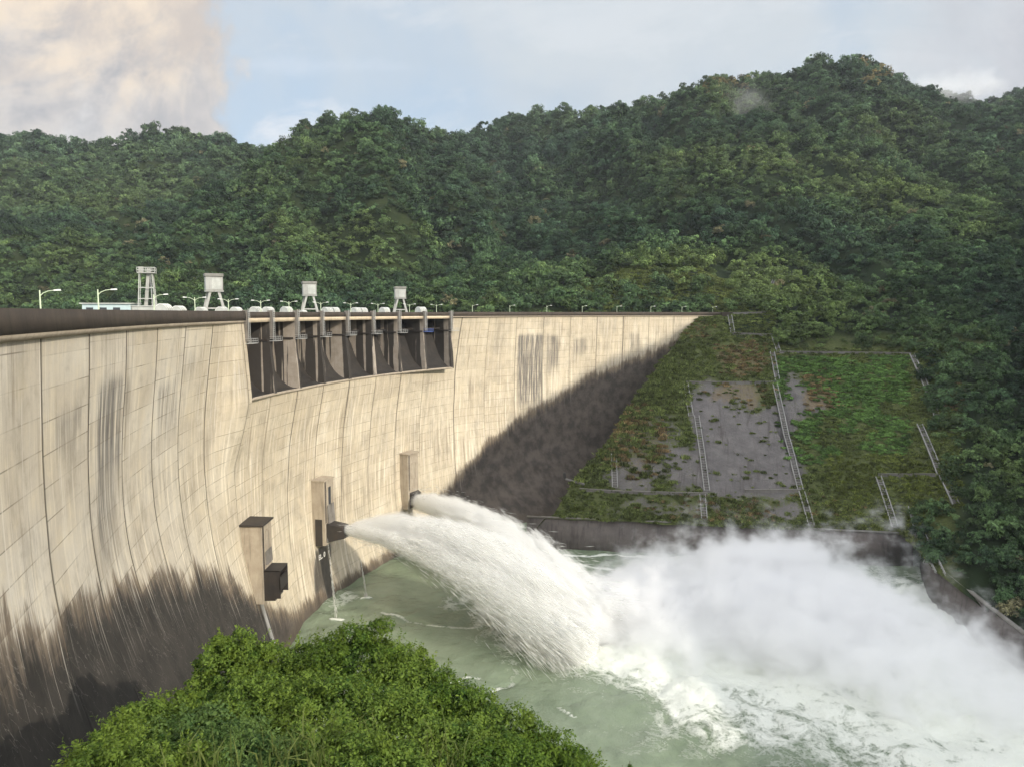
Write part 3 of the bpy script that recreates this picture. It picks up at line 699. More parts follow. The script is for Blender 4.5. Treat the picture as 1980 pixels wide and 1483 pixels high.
# keep the reservoir upstream of the dam: polygon following the upstream face
me = bpy.data.meshes.new('reservoir'); ss = np.linspace(-3.5, 24.5, 60); up = DP(ss, np.full(60, -9.8), np.full(60, -9.0)); far = DP(ss, np.full(60, -330.0), np.full(60, -9.0))
far[:, 0] = np.linspace(-560, 320, 60); far[:, 1] = np.linspace(120, 760, 60) ** 1.0
o.data = grid_mesh('reservoir', np.stack([up, far]), smooth=False); o.data.materials.append(M['reservoir']); tag(o, 'still reservoir water behind the dam', kind='structure')
o = link('ground', arr_mesh('ground', np.array([(-9000, -9000, -95.), (9000, -9000, -95.), (9000, 9000, -95.), (-9000, 9000, -95.)]), np.array([[0, 1, 2, 3]])), None, M['ground']); tag(o, 'valley floor stretching to the horizon', kind='structure')

# ------------------------------------------------------------------ terrain
def zy(f, y): r = ray(990, y); return f * r[2] / r[1]
def plane_z(x, f): return -73.5 + .55 * (f - toe_f(x))
def toe_f(lat): return np.interp(lat, [5, 13, 73, 137], [260, 260, 250, 240])
COLS = {   # photo column -> (forward distance, height) pairs going away
 -300: [(430, -12), (520, zy(520, 560)), (700, zy(700, 430)), (900, zy(900, 330)), (1100, zy(1100, 270)), (1300, zy(1300, 330)), (1600, 100)],
 0: [(430, -12), (470, 2), (560, zy(560, 530)), (700, zy(700, 450)), (850, zy(850, 385)), (1000, zy(1000, 320)), (1100, zy(1100, 280)), (1250, zy(1250, 300)), (1600, 100)],
 85: [(430, -12), (470, 2), (560, zy(560, 525)), (700, zy(700, 445)), (850, zy(850, 380)), (1000, zy(1000, 310)), (1100, zy(1100, 266)), (1250, zy(1250, 290)), (1600, 100)],
 190: [(430, -12), (470, 2), (560, zy(560, 520)), (700, zy(700, 440)), (850, zy(850, 380)), (1000, zy(1000, 330)), (1100, zy(1100, 292)), (1250, zy(1250, 310)), (1600, 100)],
 300: [(430, -12), (455, 2), (560, zy(560, 510)), (680, zy(680, 430)), (740, zy(740, 410)), (820, zy(820, 405)), (950, zy(950, 340)), (1100, zy(1100, 268)), (1250, zy(1250, 300)), (1600, 100)],
 430: [(425, -12), (445, 2), (530, zy(530, 515)), (630, zy(630, 430)), (700, zy(700, 370)), (780, zy(780, 372)), (930, zy(930, 320)), (1080, zy(1080, 274)), (1230, zy(1230, 300)), (1600, 100)],
 500: [(420, -12), (435, 2), (520, zy(520, 505)), (620, zy(620, 415)), (710, zy(710, 330)), (790, zy(790, 335)), (920, zy(920, 315)), (1050, zy(1050, 290)), (1230, zy(1230, 310)), (1600, 100)],
 545: [(415, -12), (430, 2), (520, zy(520, 500)), (620, zy(620, 405)), (710, zy(710, 315)), (770, zy(770, 297)), (900, zy(900, 310)), (1050, zy(1050, 300)), (1230, zy(1230, 310)), (1600, 100)],
 650: [(405, -12), (420, 2), (500, zy(500, 500)), (600, zy(600, 405)), (700, zy(700, 310)), (780, zy(780, 238)), (880, zy(880, 265)), (1000, zy(1000, 300)), (1600, 100)],
 740: [(398, -12), (412, 2), (500, zy(500, 495)), (600, zy(600, 390)), (700, zy(700, 295)), (780, zy(780, 226)), (880, zy(880, 255)), (1000, zy(1000, 290)), (1600, 100)],
 870: [(392, -12), (405, 2), (500, zy(500, 505)), (620, zy(620, 425)), (750, zy(750, 345)), (900, zy(900, 270)), (1050, zy(1050, 285)), (1600, 100)],
 930: [(390, -12), (403, 2), (500, zy(500, 520)), (640, zy(640, 452)), (760, zy(760, 400)), (920, zy(920, 330)), (1020, zy(1020, 248)), (1200, zy(1200, 275)), (1600, 100)],
 985: [(388, -12), (402, 2), (500, zy(500, 552)), (660, zy(660, 500)), (860, zy(860, 420)), (1020, zy(1020, 330)), (1120, zy(1120, 235)), (1250, zy(1250, 260)), (1600, 100)],
 1040: [(386, -12), (399, 2), (470, zy(470, 552)), (560, zy(560, 488)), (680, zy(680, 430)), (880, zy(880, 350)), (1060, zy(1060, 285)), (1120, zy(1120, 226)), (1250, zy(1250, 250)), (1600, 100)],
 1100: [(384, -12), (396, 2), (450, zy(450, 562)), (550, zy(550, 500)), (700, zy(700, 420)), (850, zy(850, 340)), (1000, zy(1000, 265)), (1120, zy(1120, 220)), (1250, zy(1250, 250)), (1600, 100)],
 1250: [(382, -12), (390, 0), (430, zy(430, 560)), (480, zy(480, 515)), (600, zy(600, 430)), (750, zy(750, 330)), (900, zy(900, 250)), (1000, zy(1000, 213)), (1150, zy(1150, 250)), (1600, 100)],
 1368: [(381, -2), (386, 0), (415, zy(415, 565)), (445, zy(445, 520)), (560, zy(560, 430)), (700, zy(700, 320)), (850, zy(850, 215)), (930, zy(930, 158)), (1050, zy(1050, 200)), (1600, 150)],
}
COLR = {
 1372: [(253, -73.5), (380, -3), (392, 0), (415, zy(415, 565)), (445, zy(445, 520)), (560, zy(560, 430)), (700, zy(700, 320)), (850, zy(850, 215)), (930, zy(930, 158)), (1050, zy(1050, 200)), (1600, 150)],
 1430: [(249, -73.5), (377, -3), (390, 0), (415, zy(415, 560)), (445, zy(445, 515)), (560, zy(560, 430)), (700, zy(700, 320)), (850, zy(850, 220)), (960, zy(960, 158)), (1100, zy(1100, 200)), (1600, 150)],
 1495: [(248.5, -73.5), (353, -19), (375, -5), (400, 5), (500, zy(500, 480)), (650, zy(650, 370)), (800, zy(800, 265)), (930, zy(930, 190)), (1000, zy(1000, 150)), (1150, zy(1150, 200)), (1600, 150)],
 1570: [(247, -73.5), (353, -19.3), (420, zy(420, 590)), (520, zy(520, 480)), (650, zy(650, 370)), (800, zy(800, 260)), (930, zy(930, 165)), (1000, zy(1000, 120)), (1150, zy(1150, 180)), (1600, 150)],
 1640: [(245, -73.5), (352, -19.2), (420, zy(420, 585)), (520, zy(520, 475)), (650, zy(650, 370)), (800, zy(800, 260)), (930, zy(930, 165)), (1000, zy(1000, 126)), (1150, zy(1150, 180)), (1600, 150)],
 1700: [(244, -73.5), (351, -19), (410, zy(410, 590)), (510, zy(510, 480)), (650, zy(650, 370)), (800, zy(800, 270)), (930, zy(930, 185)), (1000, zy(1000, 152)), (1150, zy(1150, 200)), (1600, 150)],
 1757: [(243, -73.5), (349, -19), (400, zy(400, 600)), (500, zy(500, 490)), (650, zy(650, 370)), (800, zy(800, 275)), (930, zy(930, 198)), (980, zy(980, 178)), (1150, zy(1150, 230)), (1400, zy(1400, 190)), (1800, 150)],
 1830: [(206, -73.5), (260, -55), (343, -19), (400, zy(400, 590)), (500, zy(500, 480)), (650, zy(650, 370)), (800, zy(800, 270)), (950, zy(950, 190)), (1100, zy(1100, 230)), (1400, zy(1400, 168)), (1800, 150)],
 1895: [(189, -74), (235, -58), (330, -18), (400, zy(400, 580)), (500, zy(500, 480)), (650, zy(650, 370)), (800, zy(800, 275)), (950, zy(950, 197)), (1100, zy(1100, 235)), (1400, zy(1400, 176)), (1800, 150)],
 1980: [(175, -77), (230, zy(230, 975)), (330, zy(330, 750)), (450, zy(450, 570)), (600, zy(600, 430)), (800, zy(800, 285)), (950, zy(950, 203)), (1100, zy(1100, 210)), (1400, zy(1400, 172)), (1800, 150)],
 2250: [(150, -78), (230, -20), (330, 30), (450, 90), (650, 190), (850, 280), (1000, 320), (1300, 320), (1800, 150)],
 2700: [(105, -80), (160, -20), (250, 50), (380, 130), (560, 200), (850, 300), (1100, 360), (1300, 340), (1800, 150)],
}
def terrain(cols, x0, x1, nc, nr, fexp=1.6, rough=1.0):
    ks = sorted(cols); xs = np.linspace(x0, x1, nc); t = np.linspace(0, 1, nr) ** fexp
    D = np.zeros((nr, nc)); Z = np.zeros((nr, nc))
    # resample each control column at common normalised distance
    tt = np.linspace(0, 1, 200)
    f0 = np.array([cols[k][0][0] for k in ks], float); f1 = np.array([cols[k][-1][0] for k in ks], float)
    prof = []
    for k, a, b in zip(ks, f0, f1):
        f = a + (b - a) * tt ** fexp; z = np.interp(f, [p[0] for p in cols[k]], [p[1] for p in cols[k]])
        z2 = np.convolve(np.pad(z, 3, mode='edge'), np.ones(7) / 7, 'valid'); wgt = np.clip((f - a) / 60 - .5, 0, 1)
        prof.append(z * (1 - wgt) + z2 * wgt)
    prof = np.array(prof)
    for j, x in enumerate(xs):
        i = min(max(np.searchsorted(ks, x) - 1, 0), len(ks) - 2); u = (x - ks[i]) / (ks[i + 1] - ks[i]); u = min(max(u, 0), 1); us = u * u * (3 - 2 * u) * .6 + u * .4
        a = f0[i] * (1 - u) + f0[i + 1] * u; b = f1[i] * (1 - u) + f1[i + 1] * u
        D[:, j] = a + (b - a) * t; Z[:, j] = np.interp(t, tt ** fexp, prof[i] * (1 - us) + prof[i + 1] * us)
    U = ((xs - 990) / F)[None, :]; Xw = U * D
    amp = np.clip((D - 370) / 300, 0, 1) * rough
    Z = Z + amp * (fbm2(Xw, D, 160, 4, 5) * 24 + (np.abs(fbm2(Xw + D * .3, D, 75, 3, 8))) * -24 + np.abs(fbm2(Xw - D * .2, D * .7, 48, 3, 15)) * -16 + 9)
    spur = 1 - 2 * np.abs(fbm2(Xw + D * .12 + fbm2(Xw, D, 120, 2, 31) * 30, D * .22, 62, 3, 33)) * 1.6; Z = Z + np.clip((D - 400) / 160, 0, 1) * rough * (spur * 24 - 14)
    # the trees' own height is taken off the surveyed skyline
    sky_x = [0, 50, 90, 130, 165, 230, 265, 310, 345, 430, 470, 500, 535, 560, 600, 640, 690, 735, 770, 800, 850, 880, 910, 960, 985, 1040, 1110, 1160, 1200, 1250, 1280, 1310, 1340, 1380, 1420, 1445, 1480, 1520, 1560, 1600, 1650, 1700, 1740, 1780, 1830, 1880, 1930, 1980]
    sky_y = [272, 265, 258, 268, 283, 281, 266, 259, 263, 264, 274, 287, 291, 277, 250, 235, 227, 217, 220, 232, 258, 262, 250, 243, 228, 218, 214, 215, 207, 207, 193, 180, 160, 148, 152, 143, 139, 133, 112, 115, 125, 145, 165, 172, 182, 192, 172, 165]
    fs_ = np.ones(nc)
    for j, x in enumerate(xs):
        if not (0 <= x <= 1980): continue
        el = Z[:, j] / D[:, j]; k = int(np.argmax(el)); r_ = ray(x, np.interp(x, sky_x, sky_y) + 9); want = r_[2] / r_[1]
        fs_[j] = want / el[k]
    fs_ = _smooth(fs_, 5)
    for j, x in enumerate(xs):
        if not (0 <= x <= 1980): continue
        f_ = fs_[j]; zr = Z[:, j] / max(Z[:, j].max(), 1); Z[:, j] = np.where(Z[:, j] > 0, Z[:, j] * (1 + (f_ - 1) * np.clip(zr * 1.6 - .2, 0, 1)), Z[:, j])
    return Xw, D, Z
XL, DL, ZL = terrain(COLS, -300, 1378, 191, 150)
o = link('mountain', grid_mesh('mountain', np.stack([XL, DL, ZL], -1)), None, M['ground']); tag(o, 'forested mountain flank beyond the reservoir', kind='structure')
XR, DR, ZR = terrain(COLR, 1366, 2700, 200, 240, 1.9)
# slope with its edge toward the dam groin
def edge_line(lat): return np.interp(lat, [5, 15, 25, 35, 62, 100, 110], [256, 262, 280, 290, 333, 384, 392])
gxs = np.linspace(4, 106, 150); nrr = 150
Xs = np.zeros((nrr, 150)); Ys = np.zeros((nrr, 150)); Zs = np.zeros((nrr, 150))
for j, lx in enumerate(gxs):
    fa = toe_f(lx); fb = 402.0; f = np.linspace(fa, fb, nrr); e = edge_line(lx)
    if lx > 95: z = np.minimum(-73.5 + .552 * (f - fa), -2.5)
    else: z = np.where(f < e, -73.5 + .552 * (f - fa), -73.5 + .552 * (e - fa) - 1.5 * (f - e)); z = np.maximum(z, -88)
    Xs[:, j] = lx; Ys[:, j] = f; Zs[:, j] = z
# limit the near-dam part in front of the dam axis
dz = fbm2(Xs, Ys, 9, 4, 4) * .7; Zs = Zs + dz
Ws = (Xs / Ys) * F + 990
def veg_fields(PX, PY):
    """green and bare-brown masks of the bank in photo columns/rows"""
    g_ = np.ones_like(PX); br = np.zeros_like(PX)
    PX0, PY0 = PX, PY; PX = PX0 + fbm2(PX0, PY0, 45, 4, 21) * 22; PY = PY0 + fbm2(PX0, PY0, 45, 4, 22) * 22
    def blob(cx, cy, rx, ry, p=2): return np.clip(1.4 - ((np.abs(PX - cx) / rx) ** p + (np.abs(PY - cy) / ry) ** p), 0, 1)
    bare = np.maximum.reduce([blob(1440, 872, 100, 84, 5) * 1.3, blob(1375, 840, 38, 100, 3), blob(1315, 905, 40, 50) * .8, blob(1235, 920, 65, 32) * .7, blob(1530, 780, 30, 60) * .75, blob(1500, 900, 50, 60), blob(1520, 985, 34, 24) * .8, blob(1300, 980, 150, 16) * .5, blob(1575, 785, 18, 22), blob(1420, 770, 60, 25) * .6, blob(1260, 850, 60, 60) * .45])
    g_ -= bare
    br = np.maximum.reduce([blob(1440, 690, 50, 34) * .8, blob(1580, 765, 50, 36) * .7, blob(1430, 765, 70, 20) * .6, blob(1230, 860, 60, 80) * .5, blob(1880, 760, 60, 60) * .5, blob(1350, 640, 40, 30) * .4, blob(1440, 980, 200, 30) * .35])
    return np.clip(g_, 0, 1), br
def proj(Xw, Yw, Zw):
    cy_ = Yw * math.cos(PIT) - Zw * math.sin(PIT); cz_ = Yw * math.sin(PIT) + Zw * math.cos(PIT)
    return 990 + F * Xw / cy_, 741.5 - F * cz_ / cy_
PX, PY = proj(Xs, Ys, Zs); gm, bm_ = veg_fields(PX, PY)
keep = Xs[0] > -1
hill = link('hillside', grid_mesh('hillside', np.stack([Xs, Ys, Zs], -1), attrs=dict(green=gm, brown=bm_, wild=gm * 0)), None, M['slope']); tag(hill, 'engineered rocky bank beside the dam', kind='structure')
PX, PY = proj(XR, DR, ZR); gm2, bm2 = veg_fields(PX, PY)
o = link('mountain', grid_mesh('mountain', np.stack([XR, DR, ZR], -1), attrs=dict(green=gm2, brown=bm2, wild=np.clip((ZR + 16) / 8, 0, 1) * 1.0 + np.clip((PX - 1830) / 40, 0, 1) * (ZR < -16))), None, M['slope']); tag(o, 'high forested mountain rising above the engineered bank', kind='structure')

# near bank under the camera
rr = np.concatenate([np.linspace(.5, 130, 70)]); th = np.linspace(R(-190), R(100), 150)   # angle from +y, clockwise positive
RR, TH = np.meshgrid(rr, th, indexing='ij'); bx = RR * np.sin(TH); by = RR * np.cos(TH)
dn = np.clip(np.cos(TH - R(20)) * 1.3 + .35, 0, 1)
bz = -1.9 - .78 * RR * dn - .1 * RR * (1 - dn) + fbm2(bx, by, 12, 4, 6) * np.clip(RR / 20, 0, 1) * 1.2
bz = np.maximum(bz, -90)
# leave room for the dam body
dd = np.array([np.min(np.hypot(_X[::20] - a, _Y[::20] - b)) for a, b in zip(bx.ravel(), by.ravel())]).reshape(bx.shape)
bz = bz - np.clip(1 - dd / 30, 0, 1) * np.clip(RR / 40, 0, 1) * 18
o = link('river_bank', grid_mesh('river_bank', np.stack([bx, by, bz], -1), flip=False), None, M['ground']); tag(o, 'steep near bank under the foreground trees', kind='structure')
def bank_z(x, y):
    r = math.hypot(x, y); t = math.atan2(x, y); d = min(max(math.cos(t - R(20)) * 1.3 + .35, 0), 1); return -1.9 - .78 * r * d - .1 * r * (1 - d)

# ridge on the right bank downstream: its shade falls on the right bank and foot of the dam
LL = 300.; S2 = np.array(SUN_H) / _sl; Pp = np.array([-S2[1], S2[0]])
TE = math.tan(R(SUN_EL))
hc = [-500, -200, 60, 100, 140, 170, 188, 235, 291, 349, 420, 520, 700]; hh = [60, 60, 60, 66, 78, 106, 154, 184, 201, 213, 216, 200, 150]
cg = np.linspace(90, 640, 150); lg = np.linspace(120, 620, 60); CG, LG = np.meshgrid(cg, lg)
bump_ = np.interp(LG, [120, 200, 300, 420, 620], [-.42, .45, 1, .8, .3]); Hc = np.interp(CG, hc, hh)
Hc = Hc / 1.0
zz = np.where(bump_ > 0, bump_ * (Hc + 90) - 90, -92) + fbm2(CG, LG, 40, 5, 9) * 7 * np.clip((LG - 120) / 100, 0, 1) * np.where(np.abs(LG - 300) < 40, .6, 1)
RX = S2[0] * LG + Pp[0] * CG; RY = S2[1] * LG + Pp[1] * CG
o = link('hill', grid_mesh('hill', np.stack([RX, RY, zz], -1)), None, M['ground']); tag(o, 'downstream ridge on the far side of the river', kind='structure')

# ------------------------------------------------------------------ channel walls
def wall_obj(name, pts, ztop, zbot, th, batter, m, label, copm=None, cat='wall'):
    """pts: plan points of the water-side foot; body extends to the left-hand (away) side"""
    root = empty(name, (pts[0][0], pts[0][1], zbot), 0, label, cat)
    inv = Matrix.Translation(-Vector(root.location)); P = np.array(pts, float)
    T = np.gradient(P, axis=0); T /= np.hypot(*T.T)[:, None]; Nn = np.stack([-T[:, 1], T[:, 0]], -1)
    zt = np.array(ztop if isinstance(ztop, (list, tuple)) else [ztop] * len(P), float)
    prof = [(0, lambda i: zbot), (batter, lambda i: zt[i]), (batter + th, lambda i: zt[i]), (batter + th, lambda i: zbot)]
    rows = np.array([[(*(P[i] + Nn[i] * off), zf(i)) for i in range(len(P))] for off, zf in prof + [prof[0]]])
    me = grid_mesh(name, rows, smooth=False); bm = bmesh.new(); bm.from_mesh(me); bmesh.ops.remove_doubles(bm, verts=bm.verts[:], dist=1e-3)
    bmesh.ops.holes_fill(bm, edges=[e for e in bm.edges if e.is_boundary], sides=0); bmesh.ops.recalc_face_normals(bm, faces=bm.faces[:]); bm.to_mesh(me); bm.free()
    o = link('wall_body', me, root, m); o.matrix_parent_inverse = inv
    prof = [(batter - .25, .0), (batter - .25, .5), (batter + .9, .5), (batter + .9, .0)]
    rows = np.array([[(*(P[i] + Nn[i] * off), zt[i] + h_ + .004) for i in range(len(P))] for off, h_ in prof + [prof[0]]])
    me = grid_mesh('coping', rows, smooth=False); bm = bmesh.new(); bm.from_mesh(me); bmesh.ops.remove_doubles(bm, verts=bm.verts[:], dist=1e-3); bmesh.ops.holes_fill(bm, edges=[e for e in bm.edges if e.is_boundary], sides=0); bmesh.ops.recalc_face_normals(bm, faces=bm.faces[:]); bm.to_mesh(me); bm.free()
    o = link('coping', me, root, copm or M['coping']); o.matrix_parent_inverse = inv
    return root
wall_obj('channel_wall', [(5, 259), (40, 254), (73, 249), (105, 243), (133, 238)], -73.4, -88, 1.2, 2.4, M['wall'], 'long dark grey concrete channel wall at the foot of the rocky bank')
wall_obj('training_wall', [(134.2, 237.6), (127, 222), (121, 203), (119, 183), (119.5, 150), (117, 110), (112, 60)], [-73.4, -73.4, -73.2, -74, -77.5, -78, -78], -88, 1.2, 1.6, M['wall'], 'curving misty training wall turning toward the viewer right of the spray')

# ------------------------------------------------------------------ stairways and berms on the bank
from mathutils.bvhtree import BVHTree
def bvh_of(obs):
    V = []; Fc = []
    for ob in obs:
        o0 = len(V); V += [v.co.copy() for v in ob.data.vertices]; Fc += [tuple(i + o0 for i in p.vertices) for p in ob.data.polygons]
    return BVHTree.FromPolygons(V, Fc)
mR = [o_ for o_ in bpy.data.objects if o_.name.startswith('mountain')]
bank_bvh = bvh_of([hill] + mR)
def on_bank(x, y):
    r = Vector(ray(x, y)).normalized(); h = bank_bvh.ray_cast(Vector((0, 0, 0)), r)
    return h[0]
def path_pts(px, step=9):
    out = []
    for (a, b) in zip(px[:-1], px[1:]):
        n = max(2, int(math.hypot(b[0] - a[0], b[1] - a[1]) / step))
        for i in range(n + (b is px[-1])):
            t = i / n; p = on_bank(a[0] + (b[0] - a[0]) * t, a[1] + (b[1] - a[1]) * t)
            if p: out.append(p)
    return out
def stairway(px, label, wd=1.9):
    pts = path_pts(px)
    if len(pts) < 2: print('no stair', px); return
    # smooth height along the run
    z = [p.z for p in pts]; n = len(z); 
    for i in range(n): pts[i].z = z[0] + (z[-1] - z[0]) * i / (n - 1) * .8 + (z[i] - z[0]) * .2 + .0
    root = empty('stairway', tuple(pts[-1]), 0, label, 'stairway', 'stairways on the bank'); inv = Matrix.Translation(-Vector(root.location))
    treads = MB(); rails = [MB(), MB()]
    for a, b in zip(pts[:-1], pts[1:]):
        d = (b - a); L = d.length; side = d.cross(Vector((0, 0, 1))).normalized() * wd / 2; k = max(1, int(L / 1.1))
        for i in range(k):
            p = a + d * (i + .5) / k
            e = d.normalized() * .5; e.z = 0
            treads.hexa([p - side - e + Vector((0, 0, -.4)), p + side - e + Vector((0, 0, -.4)), p + side + e + Vector((0, 0, -.4)), p - side + e + Vector((0, 0, -.4))],
                        [p - side - e + Vector((0, 0, .25)), p + side - e + Vector((0, 0, .25)), p + side + e + Vector((0, 0, .25)), p - side + e + Vector((0, 0, .25))])
        for sg, rl in zip((-1, 1), rails):
            q = side * sg * 1.0; rl.bar(a + q + Vector((0, 0, .5)), b + q + Vector((0, 0, .5)), .28, .6)
    o = treads.build('steps', M['stair'], root); o.matrix_parent_inverse = inv
    for rl in rails: o = rl.build('side_wall', M['rail'], root); o.matrix_parent_inverse = inv
def berm(px, label, hgt=.5, m='coping'):
    pts = path_pts(px, 12)
    if len(pts) < 2: print('no berm', px); return
    root = empty('berm_wall', tuple(pts[0]), 0, label, 'berm wall', 'berm walls on the bank'); inv = Matrix.Translation(-Vector(root.location))
    mb = MB(); cp = MB()
    for a, b in zip(pts[:-1], pts[1:]):
        mb.bar(a + Vector((0, 0, .1)), b + Vector((0, 0, .1)), .7, 1.0 + hgt); cp.bar(a + Vector((0, -.1, .65 + hgt / 2)), b + Vector((0, -.1, .65 + hgt / 2)), .9, .22)
    o = mb.build('wall_body', M['stair'], root); o.matrix_parent_inverse = inv; o = cp.build('coping', M[m], root); o.matrix_parent_inverse = inv
stairway([(1411, 612), (1417, 646)], 'short stair highest on the bank, just right of the crest end')
stairway([(1495, 650), (1506, 683)], 'short stair above the grassy terrace top line')
stairway([(1493, 682), (1504, 741)], 'stair between the two upper berm walls')
stairway([(1498, 742), (1520, 850), (1548, 950)], 'longest stair, running down the right edge of the bare grey rock')
stairway([(1550, 952), (1569, 1018)], 'bottom stair directly below the longest stair, ending at the channel wall')
stairway([(1326, 742), (1336, 806)], 'stair dropping from the left end of the upper rock berm')
stairway([(1347, 806), (1358, 880), (1367, 951)], 'stair down the left edge of the bare grey rock')
stairway([(1358, 955), (1362, 1005)], 'short stair between the lower berm and the channel wall, left of the bare rock foot')
stairway([(1187, 880), (1189, 945)], 'lone stair standing upright near the dam on the lower bank')
stairway([(1763, 686), (1790, 750), (1814, 815)], 'upper stair down the right edge of the green terrace')
stairway([(1778, 822), (1798, 872), (1818, 920)], 'middle stair on the right edge of the green terrace')
stairway([(1822, 922), (1849, 978)], 'thin stair lowest on the right edge running into bushes')
stairway([(1698, 922), (1731, 1022)], 'stair left of the small yellow-green square terrace')
stairway([(1762, 982), (1772, 1015), (1776, 1040)], 'kinked stair above the corner of the two channel walls')
stairway([(1474, 588), (1490, 560), (1503, 530), (1507, 510)], 'thin pale stair climbing into the forest above the road', 1.4)
berm([(1326, 741), (1410, 742), (1505, 741)], 'berm wall along the top of the bare grey rock')
berm([(1506, 683), (1640, 684), (1762, 686)], 'berm wall along the top of the green terrace')
berm([(1698, 920), (1816, 920)], 'berm wall on top of the small square terrace')
berm([(1120, 948), (1200, 953), (1366, 957)], 'long lower berm wall left of the bare rock foot')
berm([(1440, 951), (1548, 950)], 'short berm wall at the foot of the bare grey rock')
berm([(1417, 647), (1495, 650)], 'berm wall below the crest road')
berm([(1378, 609), (1480, 607)], 'low kerb wall of the road beyond the crest end')
# broken grey pipe arm sticking out of the bank toward the dam
root = empty('drain_outlet', tuple(on_bank(1130, 940) or (30, 280, -60)), 0, 'dark pipe outlet jutting from the bank edge toward the dam', 'drain outlet')
p_ = Vector(root.location); mb = MB(); mb.tube([Vector((0, 0, .8)), Vector((-7.2, 3, 2.2))], .45, 8); mb.build('pipe', M['stair'], root)
mb = MB(); mb.tube([Vector((-7.2, 3, 1.8)), Vector((-7.4, 3, 4.6))], .6, 8); mb.build('pipe_end', M['steel'], root)
# handrails beside the corner of the channel walls
def rail_line(pts, label):
    root = empty('handrail', tuple(pts[0]), 0, label, 'handrail'); p0 = Vector(pts[0]); mb = MB()
    for a, b in zip(pts[:-1], pts[1:]):
        a = Vector(a) - p0; b = Vector(b) - p0; mb.bar(a + Vector((0, 0, 1.1)), b + Vector((0, 0, 1.1)), .22); mb.bar(a + Vector((0, 0, .5)), b + Vector((0, 0, .5)), .12)
        n = max(1, int((b - a).length / 2.5))
        for i in range(n): q = a + (b - a) * i / n; po = MB(); po.bar(q, q + Vector((0, 0, 1.1)), .14); po.build('post', M['rail'], root)
    mb.build('rail', M['rail'], root)
zc_ = -72.9
rail_line([at_z(1760, 1012, -72.9), at_z(1782, 1060, -72.9), at_z(1810, 1112, -72.9)], 'pale handrail running down beside the training wall corner')
rail_line([at_z(1790, 1040, -70), at_z(1808, 1075, -71), at_z(1828, 1116, -72.6)], 'thin outer handrail nearest the bushes at the wall corner')

# ------------------------------------------------------------------ crest furniture
def crest_at_px(x, n):               # crest station whose point at offset n projects on photo column x
    best = min(np.arange(-1.5, 24.4, .01), key=lambda s: abs(990 + F * DP(s, n, 0)[0] / DP(s, n, 0)[1] - x)); return best
def yaw_of(s): t = T_(s); return math.atan2(t[1], t[0])
def copy_tree(o, parent=None):
    c = o.copy(); col.objects.link(c)
    if parent is not None: c.parent = parent
    for ch in [q for q in bpy.data.objects if q.parent == o]: copy_tree(ch, c)
    return c
def make_lamp(double):
    root = empty('street_lamp', (0, 0, 0), 0, 'x', 'street lamp', 'street lamps along the crest road')
    mb = MB(); mb.tube([(0, 0, 0), (0, 0, .9), (0, 0, 1.0), (0, 0, 4.6)], [.22, .19, .11, .075], 8); mb.build('pole', M['lamp'], root)
    for sg in ((-1, 1) if double else (1,)):
        mb = MB(); mb.tube([(0, 0, 3.9), (.35 * sg, 0, 4.25), (.9 * sg, 0, 4.5), (1.7 * sg, 0, 4.62)], [.06, .055, .05, .045], 6); arm = mb.build('arm', M['lamp'], root)
        mb = MB(); mb.hexa([(1.55 * sg, -.13, 4.52), (2.3 * sg, -.16, 4.55), (2.3 * sg, .16, 4.55), (1.55 * sg, .13, 4.52)][::sg], [(1.55 * sg, -.10, 4.68), (2.25 * sg, -.11, 4.74), (2.25 * sg, .11, 4.74), (1.55 * sg, .10, 4.68)][::sg])
        h = mb.build('lamp_head', M['white'], arm)
    return root
lampA = make_lamp(False); lampB = make_lamp(True); firstA = [True]; firstB = [True]
LAMPS = [  # px, offset, double, label
 (83, -1.0, 0, 'nearest single-arm street lamp, alone over the dark parapet left of the blue building'),
 (195, -1.2, 0, 'pale green single-arm lamp in front of the low blue building'),
 (302, -4, 0, 'single-arm lamp crossing the lattice tower legs'),
 (380, -5, 1, 'double-arm lamp between the rounded covers and the nearest cabin tower'),
 (445, -5, 1, 'double-arm lamp just right of the nearest cabin tower'),
 (507, -5, 1, 'double-arm lamp over the first spillway bay'),
 (561, -5, 1, 'double-arm lamp left of the middle cabin tower'),
 (622, -5, 1, 'double-arm lamp right of the middle cabin tower'),
 (680, -5, 1, 'double-arm lamp over the fifth spillway bay'),
 (732, -5, 1, 'double-arm lamp left of the farthest cabin tower'),
 (793, -5, 1, 'double-arm lamp right of the farthest cabin tower'),
 (845, -5, 1, 'double-arm lamp over the last spillway bay'),
 (914, -1.5, 0, 'small lamp just right of the spillway end'),
 (986, -1.5, 0, 'small lamp second right of the spillway'),
 (1057, -1.5, 0, 'small lamp third right of the spillway'),
 (1125, -1.5, 0, 'small lamp beside the white car on the crest'),
 (1192, -1.5, 0, 'small lamp fourth from the far crest end'),
 (1257, -1.5, 0, 'small lamp third from the far crest end'),
 (1317, -1.5, 0, 'small lamp second from the far crest end'),
 (1376, -1.5, 0, 'last small lamp at the far crest end')]
for (px, n_, dbl, lab) in LAMPS:
    s = crest_at_px(px, n_)
    if dbl: o = lampB if firstB[0] else copy_tree(lampB); firstB[0] = False
    else: o = lampA if firstA[0] else copy_tree(lampA); firstA[0] = False
    p = DP(s, n_, -1.55); o.location = tuple(p); o['label'] = lab
    o.rotation_euler = (0, 0, R(12) if not dbl else R(5))
    zsc = 1.0 if px > 250 else (.95 if px > 100 else .80)
    o.scale = (zsc,) * 3
